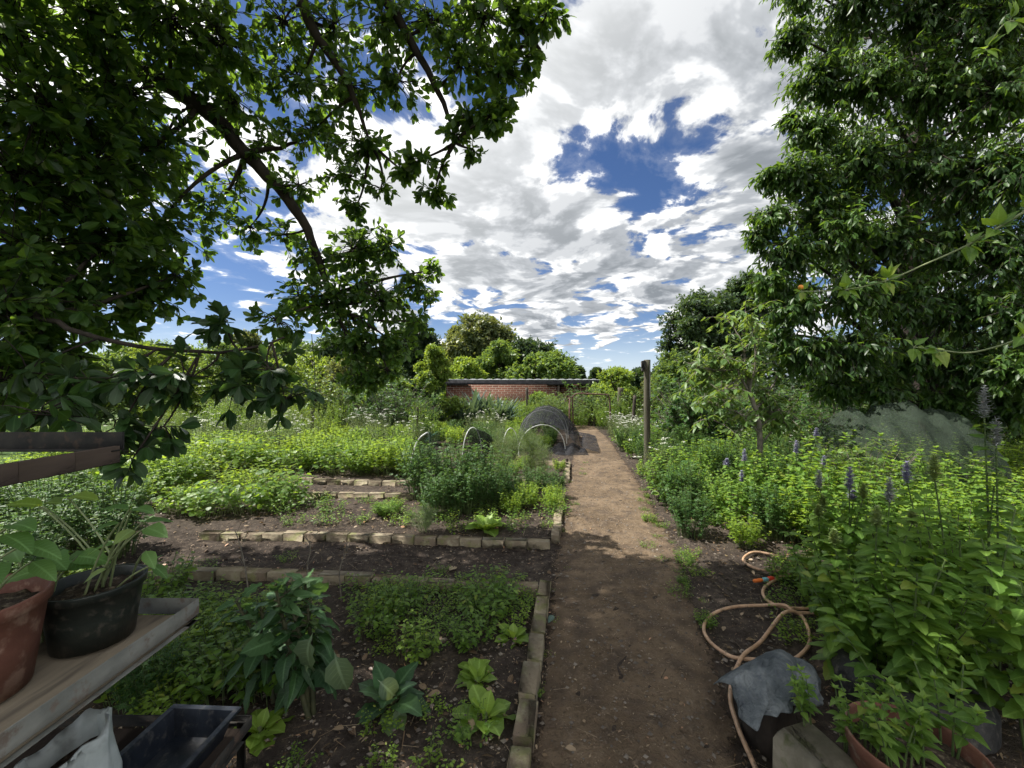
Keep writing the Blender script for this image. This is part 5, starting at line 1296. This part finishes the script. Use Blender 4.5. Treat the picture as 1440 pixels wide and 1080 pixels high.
plant(['lime','celery'],[(195,880),(400,885),(420,930),(370,1000),(150,1010),(60,960)],.4,"the taller weeds near the rack",'taller weeds near the rack',834,(.35,.55),9)
for (px,d,s,lab) in [(1218,4.5,.62,'pale leaved bush in front of the netted mound'),(1335,4.7,.55,'small bush at the right foot of the netted mound'),(1160,5.0,.5,'low bush at the left foot of the netted mound')]: place('bush0',at(px,d)[:2],lab,None,s,rng=r)
place('lime',G(905,672),'bright tuft of herb at the foot of the thick wooden post',None,.5,rng=r)
# deep shade under the right tree
plant(['bush1'],[(3.6,8.5),(6,7.6),(9,7.2),(11,9),(9,12),(5,12)],1.1,"the shade under the right tree",'dark bushes under the right tree',830,(.9,1.3),16,px=False)
# hedge of bushes closing the garden on the left and far side
def hedge_bush(px,d,pt,wpx,mat,lab,seed,ln=.12,group=None,name='broad_bush'):
    b0=at(px,d); top=ztop(pt,d)-b0[2]; w=wpx/F*d
    return far_tree(name,b0,top,blob(RNG(seed),w*.9,.2,top*.92,30,w*.15,w*.26,85),mt if (mt:=mat) else mat,lab,'bush',seed,ln=ln,trunk_r=.06,per=11,group=group)
for i,(px,d,pt,wpx,mat,lab) in enumerate([
    (612,14.2,482,66,'far_lime','tall conical yellow green bush at the left end of the brick shed'),
    (430,18,492,120,'far_lime','wide lime green bush behind the low dark twigs on the left'),
    (340,19,478,120,'far_green','fresh green bush left of the wide lime bush'),
    (240,19,488,130,'far_lime','lime green bush showing below the low bare bough'),
    (130,18,500,140,'far_green','green bush behind the upper shelf end'),
    (20,17,500,150,'far_green','green bush at the far left behind dark leaves'),
    (500,17,500,110,'far_olive','olive bush under the hanging bough'),
    (545,16,520,70,'far_lime','small pale bush between the hanging bough and the conical bush'),
    (868,17.5,515,84,'far_lime','rounded yellowish bush with a pale post right of the shed'),
    (915,17,530,50,'far_olive','grey green bush behind the thick wooden post'),
    (955,14,492,80,'far_green','bluish green bush right of the thick wooden post'),
    (1000,15,495,120,'far_green','green bush behind the small bare branched shrub'),
    (760,17,556,60,'far_green','low fresh bush before the shed wall'),
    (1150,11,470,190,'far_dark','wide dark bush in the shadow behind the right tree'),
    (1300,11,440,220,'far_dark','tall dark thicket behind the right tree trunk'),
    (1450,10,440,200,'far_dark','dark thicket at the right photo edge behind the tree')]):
    hedge_bush(px,d,pt,wpx,mat,lab,900+i,ln=.10 if d<16 else .13)
# bare looking small tree right of the post
def small_tree():
    rng=RNG(61); o=G(1068,700); o[2]=0; d=o[1]
    root=empty('small_tree',o,label='small slender tree with bare curving grey branches and long pale leaves',cat='tree')
    tr=Geo();lf=Geo()
    T0=limb(tr,[o*0,W(1066,660,d)-o,W(1069,610,d)-o,W(1062,575,d)-o,W(1054,552,d)-o],.042,.028,rng,K=16,sides=9)
    ends=[]
    for (pts,r0) in [([(1054,552),(1035,520),(1015,500),(985,490)],.02),([(1054,552),(1048,510),(1040,475),(1022,448)],.022),([(1054,552),(1062,510),(1060,470),(1048,440)],.02),([(1062,575),(1085,545),(1100,510),(1105,480)],.02),([(1069,610),(1045,585),(1010,570),(980,560)],.014),
                     ([(1069,625),(1090,600),(1095,575),(1110,590)],.012),([(1068,600),(1085,585),(1080,560)],.012),([(1040,520),(1000,520),(965,510)],.012),([(1046,490),(1070,470),(1090,450)],.012),([(1010,500),(990,530),(975,545)],.009),([(1050,530),(1020,545),(1000,590)],.01)]:
        dd=d+rng.uniform(-.5,.5,1)[0]
        P=[W(a,b,d+(dd-d)*k/(len(pts)-1))-o for k,(a,b) in enumerate(pts)]
        Q=limb(tr,P,r0,.005,rng,K=14,sides=6,wob=.05); ends.append(Q)
    for Q in ends:
        idx=rng.integers(3,14,24); c=Q[idx]
        e=c+nrm(sph(rng,24)+[0,0,-.1])*rng.uniform(.12,.38,(24,1)); m=(c+e)/2+[0,0,.05]
        tubes(tr,qbez(c,m,e,5),np.linspace(.006,.003,5)[None],4)
        on_stems(lf,rng,c,m,e,8,T_LANCE,.135,t0=.35,droop=.7,wild=.4,taper=.1)
    tr.build('trunk',M['twig'],root); lf.build('crown',M['far_green'],root)
small_tree()
# ------------------------------------------------------------------ tall mint plants with flower spikes at the right
def spike_geo(g,rng,a,b,rad,n=150):
    """a bottle brush spike of small bracts from a to b"""
    a=np.asarray(a,float);b=np.asarray(b,float); L=np.linalg.norm(b-a); ax=nrm(b-a)
    k=np.arange(n); t=(k+.5)/n; az=k*2.39996
    ref=nrm(np.cross(ax,[.3,.9,.1])); r2=np.cross(ax,ref)
    ring=np.round(t*11)/11; t=.6*ring+.4*t
    D=ref*np.cos(az)[:,None]+r2*np.sin(az)[:,None]
    w=rad*(1-.55*t**2.2)*np.where(t<.08,.7,1)
    leaves(g,T_OVAL,a+ax*(L*t)[:,None],D+ax*.55+rng.normal(0,.2,D.shape),D*-.4+ax,w*rng.uniform(1.0,1.7,n),rnd=rng.random(n))
    m=n//3; q=rng.integers(0,n,m)
    leaves(g,T_HAIR,(a+ax*(L*t)[:,None])[q],D[q]+ax*.3+rng.normal(0,.3,(m,3)),ax,w[q]*rng.uniform(1.8,2.6,m),rnd=rng.uniform(.6,1,m),wid=np.full(m,4.))
def tall_mint(base,tips,label,seed,ln=.12,extra=5,h_extra=.7):
    """tips: list of (px,py,depth,spike length,material or None)"""
    rng=RNG(seed); base=np.array([base[0],base[1],float(gh(*base[:2]))-.01])
    root=empty('flowering_mint',base,label=label,cat='herb')
    st=Geo();lf=Geo(); S=[];Mm=[];E=[]
    for (px,py,d,sl,mt) in tips:
        e=W(px,py,d)-base; s=np.array([*rng.normal(0,.06,2),0]); e0=e-[0,0,sl]; m=s*.6+e0*.4; m[2]=e0[2]*.6
        S.append(s);Mm.append(m);E.append(e0)
        if mt:
            g=Geo(); spike_geo(g,rng,e0-[0,0,.01],e,.022); tubes(g,np.array([e0,e]),np.array([.004,.002]),5); g.build('flower_spike',M[mt],root)
    s,m,e=[np.array(q) for q in(S,Mm,E)]
    tubes(st,qbez(s,m,e,8),np.linspace(.006,.003,8)[None],6)
    on_stems(lf,rng,s,m,e,18,T_NETTLE,ln*1.05,t0=.25,pairs=True,taper=.42,lift=.2,droop=.25,wild=.2,petiole=.2,pg=st)
    if extra:
        b,m2,e2=stems_of(rng,extra,h_extra,.16,.26,hvar=.3); tubes(st,qbez(b,m2,e2,6),np.linspace(.005,.0025,6)[None],5)
        on_stems(lf,rng,b,m2,e2,8,T_NETTLE,ln*.95,t0=.25,pairs=True,taper=.5,lift=.25,droop=.2,wild=.25)
    st.build('stem',M['stem'],root); lf.build('foliage',M['mint'],root)
for i,(bs,tips,lab) in enumerate([
    (W(1392,900,2.05),[(1384,543,2.05,.15,'spike_grey'),(1401,590,2.0,.13,'spike_grey'),(1398,655,2.0,.1,None)],'tallest mint plant with two pale grey flower spikes at the right edge'),
    (W(1330,900,2.0),[(1314,640,1.95,.11,'spike_green'),(1350,735,1.9,.08,None),(1298,700,2.0,.06,None)],'mint plant with one fat green spike above yellowing leaves'),
    (W(1290,860,2.5),[(1275,650,2.45,.11,'spike'),(1262,730,2.4,.05,None)],'mint plant with a mauve spike between the green and grey spikes'),
    (W(1255,860,2.35),[(1251,672,2.3,.13,'spike_grey'),(1230,760,2.3,.05,None)],'mint plant with one long grey mauve spike among the leaves'),
    (W(1225,870,2.15),[(1233,712,2.1,.10,'spike_green'),(1283,718,2.1,.06,'spike_green'),(1200,800,2.05,.05,None)],'mint plant with a pale green spike and a small one beside it'),
    (W(1200,840,2.7),[(1195,658,2.65,.13,'spike'),(1214,680,2.6,.09,'spike_green'),(1200,690,2.7,.06,'spike')],'mint plant with the darkest mauve spike and two lesser ones'),
    (W(1155,830,2.8),[(1152,662,2.8,.11,'spike_grey'),(1157,696,2.75,.08,'spike_green'),(1151,710,2.7,.07,'spike_green')],'mint plant with three small spikes nearest the path'),
    (W(1195,860,2.3),[(1173,745,2.25,.07,'spike_green'),(1165,790,2.2,.05,None),(1180,800,2.2,.05,None)],'leafy mint plant with one short green spike by the hose loops'),
    (W(1120,740,4.4),[(1120,620,4.4,.13,'spike'),(1159,641,4.3,.10,'spike'),(1148,602,4.6,.1,'spike')],'distant mint plant with dusky mauve spikes before the netted mound'),
    (W(1050,760,4.6),[(1047,632,4.6,.13,'spike'),(1022,645,4.6,.07,'spike'),(1043,662,4.5,.12,'spike')],'mint plant with mauve spikes at the foot of the small slender tree'),
    (W(1420,960,1.75),[(1428,700,1.75,.05,None),(1380,740,1.7,.05,None),(1436,800,1.6,.05,None)],'large leaved mint plant without spikes at the right photo edge'),
    (W(1300,940,1.8),[(1290,790,1.75,.05,None),(1330,770,1.75,.05,None),(1250,830,1.8,.05,None)],'spikeless mint plant with broad pointed leaves above the tyre'),
    (W(1225,880,2.1),[(1200,815,2.05,.05,None),(1235,780,2.05,.05,None),(1180,850,2.05,.05,None)],'spikeless bright mint plant arching over the tyre and hose')]):
    tall_mint(bs,tips,lab,1000+i,ln=.102 if i<8 else .108,extra=4 if i not in(8,9) else 6,h_extra=.55)
# sprigs in the tyre, the brown pot and by the cloth
r=RNG(64)
for (px,py,d,s,z,lab) in [(1145,985,1.62,.9,.23,'bright mint sprig growing over the concrete block'),(1190,1010,1.55,.85,.2,'mint sprig between the block and the brown pot'),(1215,1025,1.45,.9,.28,'mint sprig at the left of the brown pot'),(1262,1045,1.36,1.0,.29,'mint sprig at the front of the brown pot'),(1300,1050,1.40,1.15,.29,'larger leafy mint sprig in the middle of the brown pot'),(1330,1040,1.45,1.2,.29,'tall mint sprig at the right of the brown pot'),(1250,990,1.62,.7,.2,'small mint sprig just behind the brown pot'),(1228,960,1.8,.7,.12,'thin mint sprig in the tyre opening')]:
    p=W(px,py,d); place('sprig',p[:2],lab,None,s,rng=r,z=z)
for k in range(3): place('mintbush',(1.95+.09*math.cos(k*2.1),2.0+.08*math.sin(k*2.1)),'mint clump rooted inside the old tyre','mint clumps in the tyre',.75,rng=r,z=.12)

# ------------------------------------------------------------------ leafy chard in the nearest bed
def chard(base,h,n,label,seed,ln=.2,oldleaf=None,lean=(0,0),mats=('chard','stem_dark'),name='chard_plant',upper=True):
    rng=RNG(seed); base=np.array([base[0],base[1],float(gh(*base[:2]))])
    root=empty(name,base,label=label,cat='vegetable'); st=Geo();lf=Geo()
    if upper:
        for q in range(3):
            top=np.array([lean[0]+rng.normal(0,.07),lean[1]+rng.normal(0,.07),h*rng.uniform(.8,.95)])
            P=spline([[rng.normal(0,.02),rng.normal(0,.02),-.05],top*.5+[rng.normal(0,.02),0,0],top],10); tubes(st,P,np.linspace(.013,.006,10),8)
            k=np.arange(n); t=.3+.7*(k+.5)/n; az=k*2.4+q; 
            Q=np.array([np.interp(t,np.linspace(0,1,10),P[:,c]) for c in range(3)]).T
            el=np.radians(-8+60*(t-.3)/.7+rng.normal(0,10,n)); D=np.stack([np.cos(az)*np.cos(el),np.sin(az)*np.cos(el),np.sin(el)],1)
            S=ln*(1.1-.55*t)*rng.uniform(.75,1.2,n)
            E=Q+D*(S*.35)[:,None]; tubes(st,np.stack([Q,(Q+E)/2+[0,0,.005],E],1),np.array([[.005,.0045,.004]]),5)
            for z_,TT in enumerate((T_CHARD,T_CHARD2,T_CHARD3)):
                u=np.arange(n)%3==z_; leaves(lf,TT,(Q+D*(S*.2)[:,None])[u],(D+[0,0,-.15]+rng.normal(0,.15,D.shape))[u],np.array([0,0,1.])+rng.normal(0,.4,(u.sum(),3)),(S*1.25)[u]*rng.uniform(.6,1.1,u.sum()),rnd=np.clip(.25+.7*(t-.3)/.7+rng.normal(0,.15,n),0,1)[u],wid=rng.uniform(.7,1.05,u.sum()))
    else:
        k=np.arange(n); az=k*2.4; el=np.radians(70-55*k/n+rng.normal(0,6,n)); D=np.stack([np.cos(az)*np.cos(el),np.sin(az)*np.cos(el),np.sin(el)],1)
        E=D*h*.35; tubes(st,np.stack([E*0,E*.5,E],1),np.array([[.008,.007,.005]]),6)
        leaves(lf,T_CHARD,E*.7,D+[0,0,-.1],np.stack([-np.cos(az)*np.sin(el),-np.sin(az)*np.sin(el),np.cos(el)],1),ln*rng.uniform(.8,1.2,n),rnd=rng.random(n))
    st.build('stem',M[mats[1]],root); lf.build('foliage',M[mats[0]],root)
    if oldleaf is not None:
        g=Geo()
        for (p,dv,nv,s) in oldleaf: leaves(g,T_CHARD2,[np.array(p)-base],[dv],[nv],[s],rnd=[rng.uniform(.4,1)])
        g.build('old_leaf',M['chard_old'],root)
b0=G(440,1012); 
chard(b0,.66,34,'tall leafy chard plant with drooping pale old leaves in the nearest bed',71,.145,
   oldleaf=[(W(470,915,1.85),(.35,-.3,-.9),(.3,-.9,.3),.2),(W(440,890,1.82),(-.3,-.3,-.8),(-.2,-.9,.3),.19),(W(530,955,1.95),(.7,-.1,-.5),(.3,-.7,.6),.16),(W(560,990,1.9),(.2,-.4,-.7),(.2,-.9,.4),.11)],lean=(-.08,.04))
chard(G(400,985),.52,24,'shorter dark chard stem left of the tall chard plant',72,.13,lean=(-.08,.05))
chard(G(548,1000),.15,14,'low dark crinkled chard plant right of the tall one',73,.145,upper=False)
# dry twiggy stems standing by the walkway
for i,(pts,lab) in enumerate([([(352,852),(345,800),(338,768),(330,745)],'dry bare stem standing behind the chard'),([(440,850),(432,800),(437,770),(425,750)],'thin dry stem right of its neighbour behind the chard'),([(480,845),(478,800),(492,765)],'third dry seeding stem behind the chard towards the path')]):
    bb=G(*pts[0]); bb[2]=0; o=empty('dry_stem',bb,label=lab,cat='stem'); g=Geo(); P=spline([W(a,c,bb[1])-bb for a,c in pts],12); P[0,2]=-.03
    tubes(g,P,np.linspace(.006,.0025,12),5); r=RNG(i+900); k=r.integers(4,11,7); e=P[k]+r.normal(0,.05,(7,3))+[0,0,.05]; tubes(g,np.stack([P[k],e],1),.002,3); g.build('stalk',M['twig'],o)
    g=Geo(); leaves(g,T_OVAL,np.concatenate([e,P[k]]),sph(r,14),sph(r,14),.02,rnd=r.random(14)); g.build('dead_leaves',M['dry'],o)

# ------------------------------------------------------------------ plants in the pots on the rack
def seedling(base,items,label,seed,mat='seedling',T=T_BROAD,name='seedling'):
    """items: (leaf base px,py,depth, direction, length)"""
    rng=RNG(seed); base=np.asarray(base,float); root=empty(name,base,label=label,cat='plant'); st=Geo();lf=Geo()
    for (px,py,d,dv,s) in items:
        p=W(px,py,d)-base; b=np.array([*rng.normal(0,.018,2),0]); m=b*.55+p*.45+np.array([0,0,.25*p[2]])
        P=qbez(b,m,p,8)[0] if qbez(b,m,p,8).ndim==3 else qbez(b,m,p,8)
        tubes(st,P,np.linspace(.0032,.0022,8),6)
        leaves(lf,T,[p],[dv],[np.array([0,-.25,1.])+rng.normal(0,.2,3)],[s*.78],rnd=[rng.random()])
    st.build('stem',M['stem_pale'],root); lf.build('foliage',M[mat],root); return root
pb1=np.array([-1.205,1.18,.985])
seedling(pb1,[(182,716,1.15,(-.9,-.2,.25),.10),(186,716,1.15,(.9,-.2,.15),.095),(168,735,1.12,(-.8,-.5,-.1),.085),(205,742,1.15,(.9,-.4,.05),.11),(188,745,1.1,(.2,-1,.0),.08),(200,735,1.2,(.8,.6,.1),.09),(160,765,1.15,(-.9,-.3,-.1),.08)],'young grey green squash seedling in the black pot',81)
seedling(pb1+[.02,.04,0],[(205,775,1.15,(.8,-.5,-.4),.08),(150,800,1.12,(-.8,-.5,-.3),.07),(215,795,1.18,(.9,-.1,-.5),.07)],'small drooping seedling beside the squash in the black pot',82)
seedling(np.array([-1.22,1.32,.85]),[(55,712,1.28,(.8,-.3,.4),.14),(60,712,1.3,(-.8,-.2,.3),.13),(95,700,1.3,(.9,-.1,.2),.13),(85,695,1.3,(-.4,.4,.5),.10)][:3],'yellow green leafy plant behind the black pot on the rack',83,'lettuce')
seedling(np.array([-1.30,.96,1.05]),[(15,738,.98,(.8,-.3,.2),.12),(5,752,.95,(.9,-.2,-.1),.12),(35,765,.98,(.9,.0,-.2),.11),(-10,720,.95,(-.5,-.2,.3),.12),(45,790,1.0,(.9,-.2,-.3),.10),(0,790,.93,(.6,-.6,-.2),.10),(-20,760,.9,(-.7,-.5,0),.12)],'broad leaved plant growing in the terracotta pot at the left edge',84,'seedling')
seedling(np.array([-1.33,1.15,.86]),[(20,775,1.1,(.6,-.5,.1),.10),(70,782,1.12,(.8,-.4,0),.11),(90,790,1.15,(.9,-.1,.1),.12),(110,782,1.15,(.9,.1,-.1),.10),(60,800,1.08,(-.6,-.6,0),.09)],'grey green lobed plant between the two pots on the rack',85,'seedling',T_NETTLE)
# ------------------------------------------------------------------ arching stems reaching in from the right
def arching(pts,d0,d1,label,seed,leafat,berry=False,ln=.085):
    rng=RNG(seed); base=np.array([2.9,1.7,0.]); root=empty('arching_shrub',base,label=label,cat='shrub')
    n=len(pts); P=[np.array([0,0,-.05]),np.array([.15,-.02,.8])]+[W(a,b,d0+(d1-d0)*i/(n-1))-base for i,(a,b) in enumerate(pts)]
    Q=spline(P,60); st=Geo();lf=Geo(); tubes(st,Q,np.linspace(.008,.0026,60),7)
    for (i,k,s) in leafat:
        p=W(*pts[i][:2],d0+(d1-d0)*i/(n-1))-base
        az=rng.random(k)*6.283; D=np.stack([np.cos(az),-.2-.3*rng.random(k),np.sin(az)*.8+.15],1)
        tubes(st,np.stack([np.repeat(p[None],k,0),p+D*s*.2],1),.0018,3)
        leaves(lf,T_OVATE,p+D*s*.2,D,np.array([0,-.6,1.])+rng.normal(0,.3,(k,3)),s*rng.uniform(.7,1.15,k),rnd=rng.uniform(.4,1,k))
    st.build('stem',M['stem_pale'],root); lf.build('foliage',M['mint'],root)
    if berry:
        g=Geo(); c=W(1126,404,d1)-base; s=.014; a=np.linspace(0,math.pi,9); lathe(g,[(max(.0005,s*math.sin(t)),-s*math.cos(t)) for t in a],14,c=c); g.build('berry',M['orangef'],root)
arching([(1500,262),(1440,298),(1400,322),(1360,345),(1300,372),(1245,395),(1190,407),(1128,410)],1.9,2.3,'thin arching stem with an orange berry at its tip, reaching across the right tree',91,[(1,7,.085),(2,8,.095),(3,8,.09),(5,8,.085),(6,9,.08),(7,7,.055)],True)
arching([(1520,440),(1440,474),(1400,488),(1360,496),(1320,492),(1285,488)],1.9,2.2,'lower arching stem with pale leaves reaching in below the berry stem',92,[(1,8,.09),(4,6,.08),(5,7,.07)])
arching([(1520,120),(1460,60),(1420,30),(1385,70)],1.8,1.9,'leafy arching stem in the top right corner',93,[(1,7,.075),(2,8,.075),(3,8,.07)],ln=.1)

# single fallen leaves on the soil and the path
r=RNG(97)
for (px,py,s,mt,lab) in [(778,868,.075,'strap','pale bluish green fallen leaf on the path beside the edging'),(535,872,.13,'dry','large curled brown leaf lying in the nearest bed'),(620,985,.07,'dry','small brown leaf on the bare soil right of the chard'),(795,1055,.05,'dry','tan fallen leaf at the bottom of the path'),(632,803,.12,'dry','pale dry leaf on the dark walkway beside the back edging')]:
    p=G(px,py); p[2]=float(gh(p[0],p[1]))+.02; g=Geo(); a=r.random()*6.28
    leaves(g,T_BROAD,[[0,0,0]],[[math.cos(a),math.sin(a),.1]],[[.1,-.2,1]],[s],rnd=[.85]); leaves(g,T_BLADE,[[0,0,0]],[[-math.cos(a),-math.sin(a),.1]],[[0,0,1]],[s*.4],rnd=[.5])
    g.build('fallen_leaf',M[mt],label=lab,cat='leaf',loc=p)
for lst in PROTO.values():
    for root,used in lst:
        if not used:
            for ch in list(root.children): bpy.data.objects.remove(ch)
            bpy.data.objects.remove(root)
print('verts', sum(len(o.data.vertices) for o in SCN.objects if o.type=='MESH'), 'unique', sum(len(m.vertices) for m in bpy.data.meshes))
